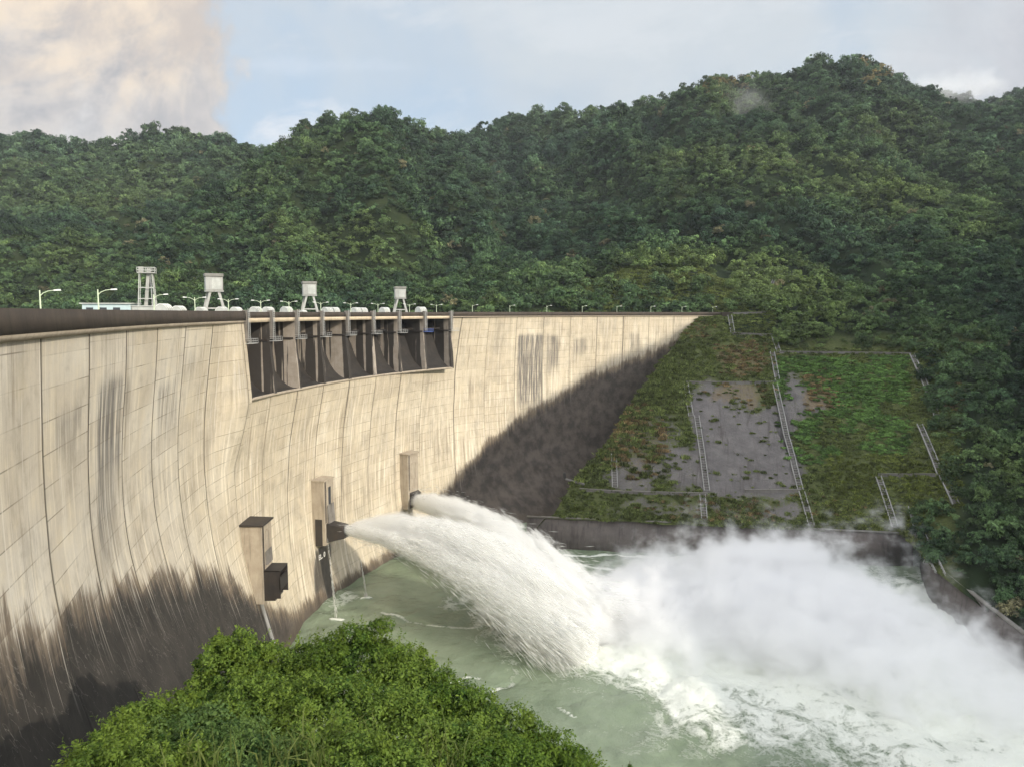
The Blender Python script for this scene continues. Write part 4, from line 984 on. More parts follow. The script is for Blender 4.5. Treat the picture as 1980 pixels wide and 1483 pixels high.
# cabin towers
def make_tower():
    root = empty('hoist_tower', (0, 0, 0), 0, 'x', 'hoist tower', 'hoist towers with cabins behind the crest')
    a, b, H = 2.3, 1.9, 6.2
    for sx in (-1, 1):
        for sy in (-1, 1):
            mb = MB(); mb.bar((sx * a, sy * b, 0), (sx * a * (.35 if sy < 0 else .5), sy * 1.3, H), .48, .48); mb.build('leg', M['tower'], root)
    mb = MB(); mb.bar((-a * .75, -1.65, 2.4), (a * .75, -1.65, 2.4), .32); mb.build('tie_beam', M['tower'], root)
    mb = MB(); mb.bar((-a * .78, 1.65, 2.4), (a * .78, 1.65, 2.4), .32); mb.build('tie_beam', M['tower'], root)
    mb = MB(); mb.box((0, 0, H + .05), (3.6, 3.8, .3)); mb.build('cabin_floor', M['tower'], root)
    mb = MB(); mb.box((0, 0, H + 1.75), (3.4, 3.6, 3.0)); cb = mb.build('cabin', M['tower'], root, bevel=.05)
    mb = MB(); mb.box((.5, -1.81, H + 1.7), (1.9, .06, 2.4)); mb.build('door_panel', M['cover'], cb)
    mb = MB(); mb.box((0, 0, H + 3.65), (3.7, 3.9, .7)); mb.build('roof', M['towerroof'], root, bevel=.06)
    return root
tw = make_tower()
for i, (px, f, ytop, lab) in enumerate([(415, 190, 530, 'nearest cabin tower on splayed legs, left of the spillway'), (599, 245, 545, 'middle cabin tower on splayed legs over the third spillway bay'), (774, 295, 555, 'farthest cabin tower on splayed legs over the seventh bay')]):
    o = tw if i == 0 else copy_tree(tw); p = at_f(px, 600, f); zt_ = at_f(px, ytop, f)[2]; o.location = (p[0], p[1], -1.6); k = (zt_ + 1.6) / 10.2; o.scale = (k * 1.08, k * 1.08, k); o.rotation_euler = (0, 0, R([26, 20, 14][i])); o['label'] = lab
# towers stand on intake platforms behind the crest
def platform(px, f, sz_, label):
    p = at_f(px, 600, f); root = empty('intake_platform', (p[0], p[1], -1.6), R(20), label, 'intake platform')
    mb = MB(); mb.box((0, 0, -.3), (sz_, sz_, .58)); mb.build('deck', M['post'], root)
    for sx in (-1, 1):
        for sy in (-1, 1): mb = MB(); mb.box((sx * sz_ * .4, sy * sz_ * .4, -5), (.9, .9, 8.8)); mb.build('column', M['post'], root)
for px, f, l in ((415, 190, 'intake platform under the nearest cabin tower'), (599, 245, 'intake platform under the middle cabin tower'), (774, 295, 'intake platform under the farthest cabin tower'), (285, 150, 'intake platform under the lattice tower')): platform(px, f, 7.5 if px != 285 else 6, l)
# lattice tower
p = at_f(286, 600, 150); H = at_f(286, 520, 150)[2] + 1.6
root = empty('lattice_tower', (p[0], p[1], -1.6), R(20), 'open lattice tower with pale inclined shaft and railed top', 'tower')
for sx in (-1, 1):
    for sy in (-1, 1):
        mb = MB(); mb.bar((sx * 1.75, sy * 1.4, 0), (sx * 1.15, sy * 1.1, H - .9), .16); mb.build('leg', M['cover'], root)
for z_ in (2.2, 4.4, 6.6):
    mb = MB(); k = 1.75 - .6 * z_ / H; q = 1.4 - .3 * z_ / H
    for a, b_ in (((-k, -q), (k, -q)), ((k, -q), (k, q)), ((k, q), (-k, q)), ((-k, q), (-k, -q))): mb.bar((*a, z_), (*b_, z_), .14)
    mb.bar((-k, -q, z_), (k, q, z_), .1)
    mb.build('ring_beam', M['cover'], root)
mb = MB(); mb.bar((-.6, 0, 0), (.5, 0, H), .75, .6); mb.build('shaft', M['tower'], root)
mb = MB(); mb.bar((1.0, -.3, 0), (.75, -.3, H), .42, .12)
for z_ in np.arange(.3, H, .4): mb.bar((.7, -.36, z_), (1.2, -.36, z_), .07)
mb.build('ladder', M['galv'], root)
mb = MB(); mb.box((.1, 0, H - .85), (3.3, 3.0, .2)); mb.build('top_deck', M['tower'], root)
mb = MB()
for z_ in (.5, 1.0):
    for a, b_ in (((-1.5, -1.4), (1.7, -1.4)), ((1.7, -1.4), (1.7, 1.4)), ((1.7, 1.4), (-1.5, 1.4)), ((-1.5, 1.4), (-1.5, -1.4))): mb.bar((*a, H - .8 + z_), (*b_, H - .8 + z_), .09)
for a in ((-1.5, -1.4), (.1, -1.4), (1.7, -1.4), (1.7, 1.4), (.1, 1.4), (-1.5, 1.4)): mb.bar((*a, H - .8), (*a, H + .25), .09)
mb.build('railing', M['cover'], root)
mb = MB(); mb.box((-.9, .2, H - .2), (.9, 1.2, 1.1)); mb.build('machine_box', M['tower'], root)
# rounded covers behind the parapet
def make_cover():
    root = empty('gate_cover', (0, 0, 0), 0, 'x', 'gate cover', 'rounded pale covers behind the parapet')
    n = 7; prof = [(math.cos(math.pi * i / n) * 1.5, 1.4 + math.sin(math.pi * i / n) * 1.0) for i in range(n + 1)]; prof = [(1.5, 0)] + prof + [(-1.5, 0)]
    mb = MB(); m_ = len(prof); A = [(-1.6, a, b) for a, b in prof]; B = [(1.6, a, b) for a, b in prof]
    mb.add(A + B, [tuple(range(m_)), tuple(range(m_, 2 * m_))[::-1]] + [(i, i + m_, i + 1 + m_, i + 1) for i in range(m_ - 1)]); mb.build('shell', M['cover'], root)
    mb = MB()
    for x in (-1.62, -.55, .55, 1.62): mb.tube([(x, a * 1.02, b * 1.015) for a, b in prof], .06, 4)
    mb.build('rib', M['white'], root)
    return root
cv = make_cover(); fc = True
for (px, lab, k) in [(320, 'rounded cover right of the lattice tower', 1.0), (349, 'rounded cover second right of the lattice tower', .9), (392, 'rounded cover left behind the nearest cabin tower', .85), (432, 'rounded cover behind the right legs of the nearest cabin tower', .9), (459, 'rounded cover just left of the spillway start', .9),
                     (497, 'rounded cover over the first bay, left one of its pair', .95), (521, 'rounded cover at the second pier, right one of its pair', .95), (556, 'rounded cover at the third pier', 1.0), (588, 'small rounded cover left behind the middle cabin tower', .7), (634, 'ribbed cover right of the middle cabin tower', 1.0), (648, 'outer of the paired covers right of the middle cabin tower', 1.0),
                     (690, 'rounded cover at the fifth pier', 1.0), (702, 'rounded cover beside the one at the fifth pier', 1.0), (745, 'wide rounded cover left of the farthest cabin tower', 1.05), (815, 'rounded cover alone right of the farthest cabin tower', 1.15)]:
    o = cv if fc else copy_tree(cv); fc = False
    s = crest_at_px(px, -7.5); q = DP(s, -7.5, -1.55); o.location = tuple(q); o.rotation_euler = (0, 0, yaw_of(s) + R(90) * 0); o.scale = (k * .9, k * .8, k * 1.3); o['label'] = lab
# low building
q = at_f(235, 600, 150); root = empty('gatehouse', (q[0], q[1], -1.2), R(8), 'low flat-roofed pale blue building behind the parapet', 'building')
mb = MB(); mb.box((-1.9, 0, 1.45), (9, 5, 2.9)); mb.build('wall', M['bluewall'], root)
mb = MB(); mb.box((5.2, 0, 1.2), (5.0, 4.5, 2.4)); mb.build('annex_wall', M['cover'], root)
mb = MB(); mb.box((-1.9, 0, 3.0), (9.8, 5.8, .2)); mb.build('roof', M['cover'], root)
mb = MB(); mb.box((5.3, 0, 2.5), (5.4, 4.9, .18)); mb.build('roof', M['cover'], root)
for x in (-5, -2.5, 0): mb = MB(); mb.box((x, -2.53, 1.7), (1.3, .1, 1.0)); mb.build('window', M['glass'], root)
mb = MB(); q2 = at_f(235, 600, 150)
# car on the crest
s = crest_at_px(1133, -3); q = DP(s, -3, -1.5); root = empty('parked_car', tuple(q), yaw_of(s), 'white car on the crest road seen over the parapet', 'car')
mb = MB(); mb.hexa([(-2.2, -.85, .35), (2.2, -.85, .35), (2.2, .85, .35), (-2.2, .85, .35)], [(-2.15, -.85, .95), (2.2, -.82, .85), (2.2, .82, .85), (-2.15, .85, .95)]); body = mb.build('body', M['white'], root, bevel=.08)
mb = MB(); mb.hexa([(-1.7, -.78, .95), (1.1, -.78, .93), (1.1, .78, .93), (-1.7, .78, .95)], [(-1.3, -.65, 1.48), (.45, -.65, 1.48), (.45, .65, 1.48), (-1.3, .65, 1.48)]); mb.build('cabin', M['glass'], root)
for x in (-1.35, 1.4):
    for y in (-.82, .82): mb = MB(); mb.tube([(x, y - .1, .33), (x, y + .1, .33)], .33, 12); mb.build('wheel', M['steel'], root)

# ------------------------------------------------------------------ foliage: leaf cloud generator
def leaf_cloud(nclump, per, rad, flat, lsz, clump_r, seed, up=.5, nr=.5, rmin=.55):
    """leaf faces on clumps spread over an ellipsoid crown of unit-ish radius"""
    r = np.random.default_rng(seed)
    d = r.normal(size=(nclump, 3)); d /= np.linalg.norm(d, axis=1)[:, None]; d[:, 2] = np.abs(d[:, 2]) * .95 - .25 * (r.random(nclump) < .45)
    rr_ = rad * (rmin + (1.08 - rmin) * r.random(nclump) ** .6); cc_ = d * rr_[:, None] * np.array([1, 1, flat])
    cr = clump_r * (.45 + 1.0 * r.random(nclump) ** 1.3)
    n = nclump * per; ci = np.repeat(np.arange(nclump), per)
    e = r.normal(size=(n, 3)); e /= np.linalg.norm(e, axis=1)[:, None]; e[:, 2] = np.where(e[:, 2] < -.3, -e[:, 2], e[:, 2])
    P = cc_[ci] + e * (cr[ci] * (.6 + .45 * r.random(n)))[:, None] * np.array([1, 1, .75])
    nrm = e + r.normal(size=(n, 3)) * nr + np.array([0, 0, up]); nrm /= np.linalg.norm(nrm, axis=1)[:, None]
    a = np.cross(nrm, r.normal(size=(n, 3))); a /= np.linalg.norm(a, axis=1)[:, None]; b = np.cross(nrm, a)
    s_ = lsz * (.6 + .8 * r.random(n)); a *= s_[:, None]; b *= (s_ * .55)[:, None]
    V = np.stack([P - a, P + b, P + a + nrm * (s_ * -.2)[:, None], P - b], 1).reshape(-1, 3)
    Q = np.arange(n * 4).reshape(n, 4); lv = np.clip(.5 + r.normal(size=n) * .22 + (r.random(nclump)[ci] - .5) * .5, 0, 1)
    return V, Q, np.repeat(lv, 4)
# hidden library collection for instances
lib = bpy.data.collections.new('forest_library')
def lib_obj(name, V, Q, lv, m):
    me = arr_mesh(name, V, Q, attrs=dict(lv=lv)); me.materials.append(m); o = bpy.data.objects.new(name, me); lib.objects.link(o); return o
for k in range(7):
    V, Q, lv = leaf_cloud(13 + 3 * (k % 3), 44, 1.0, .8 + .12 * (k % 4), .105, .42, 100 + k, .25, .22)
    lib_obj('crown%02d' % k, V, Q, lv, M['forest'])
libs = bpy.data.collections.new('shrub_library')
for k in range(4):
    r_ = np.random.default_rng(50 + k); n = 90
    base = r_.normal(size=(n, 3)) * np.array([.5, .5, 0]); hgt = .35 + r_.random(n) * .7; lean = r_.normal(size=(n, 3)) * .35; lean[:, 2] = hgt
    wv = np.cross(lean, r_.normal(size=(n, 3))); wv /= np.linalg.norm(wv, axis=1)[:, None]; wv *= .10
    V = np.stack([base - wv, base + wv, base + lean * .6 + wv * 1.3, base + lean], 1).reshape(-1, 3); Q = np.arange(n * 4).reshape(n, 4)
    me = arr_mesh('tuft%02d' % k, V, Q, attrs=dict(lv=np.repeat(r_.random(n), 4))); me.materials.append(M['forest']); o = bpy.data.objects.new('tuft%02d' % k, me); libs.objects.link(o)
for k in range(3):
    V, Q, lv = leaf_cloud(7, 26, .6, .6, .16, .35, 200 + k); o = lib_obj('x', V, Q, lv, M['forest']); lib.objects.unlink(o); libs.objects.link(o); o.name = 'tuft%02d' % (k + 4)
def scatter(name, P, S, RZ, IDX, TINT, coll, label):
    me = arr_mesh(name, P, np.zeros((0, 4), np.int32)) if False else bpy.data.meshes.new(name)
    me.vertices.add(len(P)); me.vertices.foreach_set('co', P.astype(np.float32).ravel())
    for nm, arr, ty, key in (('sc', S, 'FLOAT_VECTOR', 'vector'), ('rot', RZ, 'FLOAT_VECTOR', 'vector'), ('tint', np.c_[TINT, np.ones(len(P))], 'FLOAT_COLOR', 'color')):
        a = me.attributes.new(nm, ty, 'POINT'); a.data.foreach_set(key, arr.astype(np.float32).ravel())
    a = me.attributes.new('idx', 'INT', 'POINT'); a.data.foreach_set('value', IDX.astype(np.int32))
    o = link(name, me); tag(o, label, kind='stuff')
    ng = bpy.data.node_groups.new(name, 'GeometryNodeTree')
    ng.interface.new_socket('Geometry', in_out='INPUT', socket_type='NodeSocketGeometry'); ng.interface.new_socket('Geometry', in_out='OUTPUT', socket_type='NodeSocketGeometry')
    N = ng.nodes; L = ng.links; gi = N.new('NodeGroupInput'); go = N.new('NodeGroupOutput'); mp = N.new('GeometryNodeMeshToPoints'); ip = N.new('GeometryNodeInstanceOnPoints'); ci = N.new('GeometryNodeCollectionInfo')
    ci.inputs['Collection'].default_value = coll; ci.inputs['Separate Children'].default_value = True; ci.inputs['Reset Children'].default_value = True
    def na(nm, dt): q = N.new('GeometryNodeInputNamedAttribute'); q.data_type = dt; q.inputs['Name'].default_value = nm; return q.outputs['Attribute']
    L.new(gi.outputs[0], mp.inputs[0]); L.new(mp.outputs[0], ip.inputs['Points']); L.new(ci.outputs[0], ip.inputs['Instance']); ip.inputs['Pick Instance'].default_value = True
    L.new(na('idx', 'INT'), ip.inputs['Instance Index']); L.new(na('sc', 'FLOAT_VECTOR'), ip.inputs['Scale'])
    e = N.new('FunctionNodeEulerToRotation'); L.new(na('rot', 'FLOAT_VECTOR'), e.inputs[0]); L.new(e.outputs[0], ip.inputs['Rotation'])
    L.new(ip.outputs[0], go.inputs[0]); md = o.modifiers.new('scatter', 'NODES'); md.node_group = ng; return o
def cells(Xw, Yw, Zw, spacing_fn, fac_vis=True, r=rng):
    """random points over a grid surface, density by spacing"""
    P = np.stack([Xw, Yw, Zw], -1); A = P[:-1, :-1]; B = P[:-1, 1:]; C = P[1:, :-1]; Dd = P[1:, 1:]
    n = np.cross(B - A, C - A); area = np.linalg.norm(n, axis=-1); n = n / np.maximum(area, 1e-9)[..., None]; n *= np.sign(n[..., 2:3])
    cen = (A + Dd) / 2; view = -cen / np.linalg.norm(cen, axis=-1)[..., None]; fc_ = (n * view).sum(-1)
    sp = spacing_fn(cen); dens = area / sp ** 2
    if fac_vis: dens = dens * np.clip((fc_ + .25) / .3, 0, 1)
    cnt = r.poisson(np.clip(dens, 0, 60)); ii = np.repeat(np.arange(cnt.size), cnt.ravel()); i, j = np.unravel_index(ii, cnt.shape)
    u, v = r.random(len(i)), r.random(len(i)); 
    Q = (A[i, j] * (1 - u)[:, None] + B[i, j] * u[:, None]) * (1 - v)[:, None] + (C[i, j] * (1 - u)[:, None] + Dd[i, j] * u[:, None]) * v[:, None]
    return Q
def forest_tint(P, r=rng):
    n = len(P); base = np.array([.060, .104, .046]); yel = np.array([.098, .140, .050]); dk = np.array([.030, .058, .036]); bl = np.array([.054, .090, .062]); br = np.array([.130, .125, .075])
    big = fbm2(P[:, 0], P[:, 2] * 1.5 + P[:, 1] * .3, 90, 3, 11); q = r.random(n)
    T = base[None] * np.ones((n, 1)); 
    w1 = np.clip(big * 1.8 + .3 * (q < .35), 0, 1)[:, None]; T = T * (1 - w1) + yel * w1
    w2 = np.clip(-big * 1.5 + .5 * (q > .72), 0, 1)[:, None]; T = T * (1 - w2) + dk * w2
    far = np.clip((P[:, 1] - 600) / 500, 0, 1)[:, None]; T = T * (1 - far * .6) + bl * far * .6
    w3 = (r.random(n) < .012)[:, None]; T = np.where(w3, br, T)
    gp_, gq_ = proj(*P.T); sunlit_tips = ((np.abs(gp_ - 1405) < 45) & (np.abs(gq_ - 172) < 26) | (np.abs(gp_ - 1690) < 30) & (np.abs(gq_ - 150) < 22)) & (r.random(n) < .3); T = np.where(sunlit_tips[:, None], np.array([.15, .13, .06]), T)  # sunlight on two hilltops put into the tint of some crowns
    return T * (.45 + 1.15 * r.random(n) ** 1.4)[:, None]
# forest points
QL = cells(XL, DL, ZL, lambda c: np.interp(c[..., 1], [380, 600, 1100], [4.4, 5.8, 7.6]))
mR_ = (DR[:-1, :-1] > 0)
def spR(c):
    px, py = proj(c[..., 0], c[..., 1], c[..., 2]); sp = np.interp(c[..., 1], [150, 380, 600, 1100], [3.2, 4.4, 5.8, 7.6])
    clear = ((px < 1765) & (c[..., 2] < -18.5) & (px < 1765 + (py - 690) * .28) & ((py < 985) | (px < 1772))) | ((px < 1500) & (c[..., 2] < 0)) | ((px > 1765) & (py > 690) & (py < 985) & (px < 1765 + (py - 690) * .28))
    clear |= (px > 1130) & (px < 1410) & (py > 518) & (py < 604)
    return np.where(clear, 1e5, sp)
QR = cells(XR, DR, ZR, spR)
Qf = np.concatenate([QL, QR])
pxf, pyf = proj(Qf[:, 0], Qf[:, 1], Qf[:, 2])
# open grassy terraces above the crest end
terr = (pxf > 1120) & (pxf < 1415) & (pyf > 522) & (pyf < 592) & (Qf[:, 1] < 480)
keepm = ~(terr & (rng.random(len(Qf)) < .85)); keepm &= (pxf < 2450)
Qf = Qf[keepm]
n = len(Qf); rad = np.interp(Qf[:, 1], [150, 380, 600, 1100], [2.5, 3.35, 4.6, 6.2]) * (.5 + .9 * rng.random(n) ** 1.6 + .4 * (rng.random(n) < .04))
rad *= np.clip(1 + .72 * fbm2(Qf[:, 0], Qf[:, 1], 110, 3, 41), .88, 1.6)
near_r = np.clip((Qf[:, 1] - 380) / 60, 0, 1) * .35 + .65; 
Sf = np.stack([rad, rad, rad * (.85 + .6 * rng.random(n))], -1)
Pf = Qf + np.stack([np.zeros(n), np.zeros(n), rad * (.2 + .7 * rng.random(n))], -1)
print('forest', n)
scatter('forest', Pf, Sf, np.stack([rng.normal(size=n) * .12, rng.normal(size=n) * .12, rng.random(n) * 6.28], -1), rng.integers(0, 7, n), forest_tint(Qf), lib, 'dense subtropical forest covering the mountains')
# bank vegetation
def bank_pts(Xw, Yw, Zw, gm, spacing, edge=True):
    Q = cells(Xw, Yw, Zw, lambda c: np.full(c.shape[:-1], spacing)); px, py = proj(Q[:, 0], Q[:, 1], Q[:, 2])
    g_, b_ = veg_fields(px, py); g_ = g_ + fbm2(Q[:, 0], Q[:, 1], 8, 3, 7) * .5
    return Q, px, py, g_, b_
Qs, px1, py1, g1, b1_ = bank_pts(Xs, Ys, Zs, gm, 1.25)
ok = (rng.random(len(g1)) < np.clip((g1 - .22) * 1.5, .05, 1)) & (Qs[:, 2] > -84)
Qs, px1, py1, g1, b1_ = Qs[ok], px1[ok], py1[ok], g1[ok], b1_[ok]
mm = DR < 420
lim = int(np.max(np.where(mm.any(axis=1))[0])) + 2
Qb, px2, py2, g2, b2_ = bank_pts(XR[:lim], DR[:lim], ZR[:lim], gm2, 1.25)
ok = (rng.random(len(g2)) < np.clip((g2 - .22) * 1.5, .05, 1)) & (px2 < 1860) & ((py2 < 985) | (px2 < 1800)) & (((Qb[:, 2] < -17.5)) | (px2 < 1500)) & (Qb[:, 1] < 470)
Qb, px2, py2, g2, b2_ = Qb[ok], px2[ok], py2[ok], g2[ok], b2_[ok]
Qt = cells(XL, DL, ZL, lambda c: np.where(c[..., 1] < 480, 1.8, 1e5)); p3, q3 = proj(*Qt.T); ok = (p3 > 1100) & (q3 < 604); Qt = Qt[ok]; p3, q3 = p3[ok], q3[ok]
Qa = np.concatenate([Qs, Qb, Qt]); pxa = np.concatenate([px1, px2, p3]); pya = np.concatenate([py1, py2, q3]); ba = np.concatenate([b1_, b2_, np.zeros(len(Qt))])
n = len(Qa); print('bank veg', n)
deep = ((pxa > 1500) & (pxa < 1760) & (pya > 690) & (pya < 900)); lush = deep & (fbm2(Qa[:, 0], Qa[:, 1], 14, 3, 2) > -.25)
leftedge = (pxa < 1330) & (pya < 935)
szv = np.where(lush, 1.7, np.where(leftedge, 1.25, .85)) * (.55 + .9 * rng.random(n))
T = np.array([.105, .132, .044]) * np.ones((n, 1)); T = np.where(lush[:, None], np.array([.080, .145, .040]), T); T = np.where(((pxa > 1600) & (pya > 880))[:, None], np.array([.110, .135, .036]), T)
T = np.where((rng.random(n) < ba * .8)[:, None], np.array([.17, .125, .065]), T); T *= (.55 + .9 * rng.random(n))[:, None] * (1 + fbm2(Qa[:, 0], Qa[:, 1], 6, 3, 12) * .45)[:, None]
idx = np.where(lush | (rng.random(n) < .3), rng.integers(4, 7, n), rng.integers(0, 4, n))
scatter('grass', Qa + np.array([0, 0, .05]), np.stack([szv, szv, szv * .9], -1), np.stack([np.zeros(n), np.zeros(n), rng.random(n) * 6.28], -1), idx, T, libs, 'olive grass and low shrubs growing over the engineered bank')

# ------------------------------------------------------------------ foreground trees
TREES = [ # px, ytop, f, radius, kind, label
 (225, 1410, 38, 2.5, 0, 'leftmost foreground tree crown, against the dark foot of the dam'),
 (300, 1368, 42, 2.8, 0, 'foreground tree with layered top, second from the left'),
 (392, 1336, 46, 2.7, 0, 'foreground tree stepping up toward the tall bright crown'),
 (455, 1244, 50, 2.6, 1, 'tall bright crown reaching up in front of the black stained and shaded wall'),
 (530, 1262, 52, 3.0, 0, 'crown directly below the near outlet housing'),
 (612, 1245, 53, 3.1, 0, 'crown overlapping the waterline left of the domed treetop'),
 (700, 1216, 52, 3.9, 2, 'highest dark domed treetop standing against the green water'),
 (775, 1262, 50, 3.1, 0, 'crown on the right shoulder of the domed treetop'),
 (850, 1325, 48, 3.3, 2, 'dark crown halfway down the right edge of the tree mass'),
 (940, 1362, 46, 3.2, 0, 'round crown low on the right edge, beside foamy green water'),
 (1030, 1425, 44, 2.9, 2, 'small dark crown near the right tip of the tree mass'),
 (1105, 1468, 42, 2.3, 2, 'rightmost foreground crown at the bottom edge'),
 (240, 1440, 31, 2.5, 0, 'low front crown below the leftmost trees'),
 (385, 1392, 38, 3.1, 3, 'blue-green crown in the middle left of the tree mass'),
 (500, 1330, 43, 3.2, 0, 'bright crown in front, below the tall bright crown'),
 (620, 1318, 43, 3.3, 0, 'bright crown in front of the domed treetop'),
 (745, 1345, 42, 3.1, 0, 'leafy crown centre right of the tree mass'),
 (860, 1408, 38, 2.9, 0, 'front crown above the dark hollow at the right'),
 (965, 1448, 36, 2.6, 2, 'front dark crown near the bottom right'),
 (330, 1462, 29, 2.4, 0, 'front crown at the bottom edge, left'),
 (470, 1432, 31, 2.6, 3, 'front blue-green crown at the bottom edge'),
 (610, 1410, 33, 2.7, 0, 'front crown at the bottom edge, centre'),
 (740, 1440, 31, 2.6, 0, 'front crown at the bottom edge, right of centre'),
 (175, 1470, 33, 1.7, 0, 'crown tip in the bottom left, lowest of all'),
]
LM = [M['leaf'], M['leaf'], M['leaf2'], M['leaf3']]
for i, (px, yt, f, rad, kd, lab) in enumerate(TREES):
    top = at_f(px, yt, f); cz = top[2] - rad * .85; c_ = (top[0], top[1], cz); gz = bank_z(top[0], top[1]) - 1
    root = empty('broadleaf_tree', (top[0], top[1], gz), 0, lab, 'tree', 'foreground trees on the near bank')
    V, Q, lv = leaf_cloud(84, 150, rad, .88, .11 if f > 36 else .09, rad * .235, 300 + i, .7, .6, .5)
    V2, Q2, lv2 = leaf_cloud(26, 130, rad * .7, .85, .13, rad * .3, 600 + i, .7)
    rs = np.random.default_rng(900 + i); ns = 70; nl = 16
    e = rs.normal(size=(ns, 3)); e[:, 2] = np.abs(e[:, 2]) + .1; e /= np.linalg.norm(e, axis=1)[:, None]
    st_ = e * rad * np.array([1, 1, .85]) * (.92 + .1 * rs.random(ns))[:, None]; dr_ = e * .7 + rs.normal(size=(ns, 3)) * .35 + np.array([0, 0, .35]); dr_ /= np.linalg.norm(dr_, axis=1)[:, None]
    tl = np.tile(np.linspace(-.3, 1, nl), ns); di = np.repeat(np.arange(ns), nl); ln_ = (.35 + .75 * rs.random(ns))[di]
    pc = st_[di] + dr_[di] * (tl * ln_)[:, None]; sdv = np.cross(dr_[di], rs.normal(size=(ns * nl, 3))); sdv /= np.linalg.norm(sdv, axis=1)[:, None]
    ax_ = sdv * .8 + dr_[di] * .5; ax_ /= np.linalg.norm(ax_, axis=1)[:, None]; bx_ = np.cross(ax_, rs.normal(size=ax_.shape)); bx_ /= np.linalg.norm(bx_, axis=1)[:, None]
    sz_ = (.10 if f > 36 else .085) * (.6 + .9 * rs.random(ns * nl))[:, None]
    V3 = np.stack([pc, pc + ax_ * sz_ + bx_ * sz_ * .4, pc + ax_ * sz_ * 2, pc + ax_ * sz_ - bx_ * sz_ * .4], 1).reshape(-1, 3); Q3 = np.arange(len(V3)).reshape(-1, 4)
    lv3 = np.repeat(np.clip(.6 + .4 * rs.random(ns)[di], 0, 1), 4); Q = np.concatenate([Q, Q3 + len(lv)]); V = np.concatenate([V, V3]); lv = np.concatenate([lv, lv3])
    if kd == 1: V[:, 2] *= 1.15
    V = np.concatenate([V, V2]) + np.array([0, 0, cz - gz]); Q = np.concatenate([Q, Q2 + len(lv)]); lv = np.concatenate([lv, lv2 * .6])
    me = arr_mesh('crown', V, Q, attrs=dict(lv=lv)); link('crown', me, root, LM[kd])
    mb = MB(); hh_ = cz - gz; mb.tube([(0, 0, -1), (.1, .1, hh_ * .4), (0, .2, hh_ * .8), (0, 0, hh_ + rad * .2)], [.28, .22, .16, .07], 7)
    r_ = random.Random(i)
    for q in range(7):
        a = r_.random() * 6.28; z0 = hh_ * (.5 + .4 * r_.random()); e = rad * .8
        mb.tube([(0, .1, z0), (math.cos(a) * e * .5, math.sin(a) * e * .5, z0 + rad * .35), (math.cos(a) * e, math.sin(a) * e, z0 + rad * .55)], [.09, .06, .03], 5)
    mb.build('trunk', M['bark'], root, smooth=True)
# reeds between the front crowns
V = []; lvs = []; r_ = np.random.default_rng(5)
for (px, y, f, n_) in [(560, 1450, 30, 70), (700, 1435, 33, 60), (400, 1470, 28, 40), (640, 1405, 36, 45), (835, 1460, 34, 50)]:
    c0_ = at_f(px, y, f)
    for q in range(n_):
        b0_ = c0_ + np.array([r_.normal() * 1.0, r_.normal() * .8, -.9]); d = r_.normal(size=3) * .35; d[2] = 1.3 + r_.random() * .7; side = np.cross(d, r_.normal(size=3)); side = side / np.linalg.norm(side) * .035
        mid_ = b0_ + d * .6; tip = b0_ + d + np.array([d[0], d[1], -.35]) * .8
        V += [b0_ - side, b0_ + side, mid_ + side, mid_ - side, mid_ - side, mid_ + side, tip + side * .2, tip - side * .2]; lvs += [r_.random()] * 8
me = arr_mesh('reeds', np.array(V), np.arange(len(V)).reshape(-1, 4), attrs=dict(lv=np.array(lvs))); o = link('reeds', me, None, M['reed']); tag(o, 'long arching grass blades among the front crowns', kind='stuff')
# conifer tips at the bottom edge
for i, (px, y) in enumerate([(1203, 1476), (1218, 1468)]):
    p = at_f(px, y, 60); root = empty('conifer_tree', (p[0], p[1], p[2] - 9), 0, ['small dark conifer tip at the bottom edge, shorter of two', 'small dark conifer tip at the bottom edge, taller of two'][i], 'tree')
    r_ = np.random.default_rng(i); V = []
    for q in range(900):
        z = r_.random() ** .7 * 8.5; rr_ = (8.8 - z) * .22 * r_.random() ** .5; a = r_.random() * 6.28; c0_ = np.array([math.cos(a) * rr_, math.sin(a) * rr_, z]); d = np.array([math.cos(a), math.sin(a), -.2]) * .22; sd_ = np.array([-math.sin(a), math.cos(a), .1]) * .05
        V += [c0_ - d - sd_, c0_ - d + sd_, c0_ + d + sd_ * .3, c0_ + d - sd_ * .3]
    link('crown', arr_mesh('crown', np.array(V), np.arange(len(V)).reshape(-1, 4), attrs=dict(lv=r_.random(len(V)) * .6)), root, M['leaf2'])
    mb = MB(); mb.tube([(0, 0, -2), (0, 0, 8.9)], [.16, .02], 6); mb.build('trunk', M['bark'], root)

# ------------------------------------------------------------------ jets and spray
def spray_mat(name, c, trans, alpha=1.0):
    m = bpy.data.materials.new(name); m.use_nodes = True; t = m.node_tree; g = G(t); b = t.nodes['Principled BSDF']
    b.inputs['Roughness'].default_value = .7; b.inputs['Base Color'].default_value = (*c, 1); b.inputs['Specular IOR Level'].default_value = .3
    tr = g.n('ShaderNodeBsdfTranslucent'); tr.inputs[0].default_value = (*c, 1); mx = g.n('ShaderNodeMixShader'); mx.inputs[0].default_value = trans
    t.links.new(b.outputs[0], mx.inputs[1]); t.links.new(tr.outputs[0], mx.inputs[2])
    tp = g.n('ShaderNodeBsdfTransparent'); m2 = g.n('ShaderNodeMixShader'); g.put(m2.inputs[0], g.attr('al') * alpha)
    t.links.new(tp.outputs[0], m2.inputs[1]); t.links.new(mx.outputs[0], m2.inputs[2]); t.links.new(m2.outputs[0], t.nodes['Material Output'].inputs[0]); return m
M['spray'] = spray_mat('white_water', (.95, .95, .91), .5)
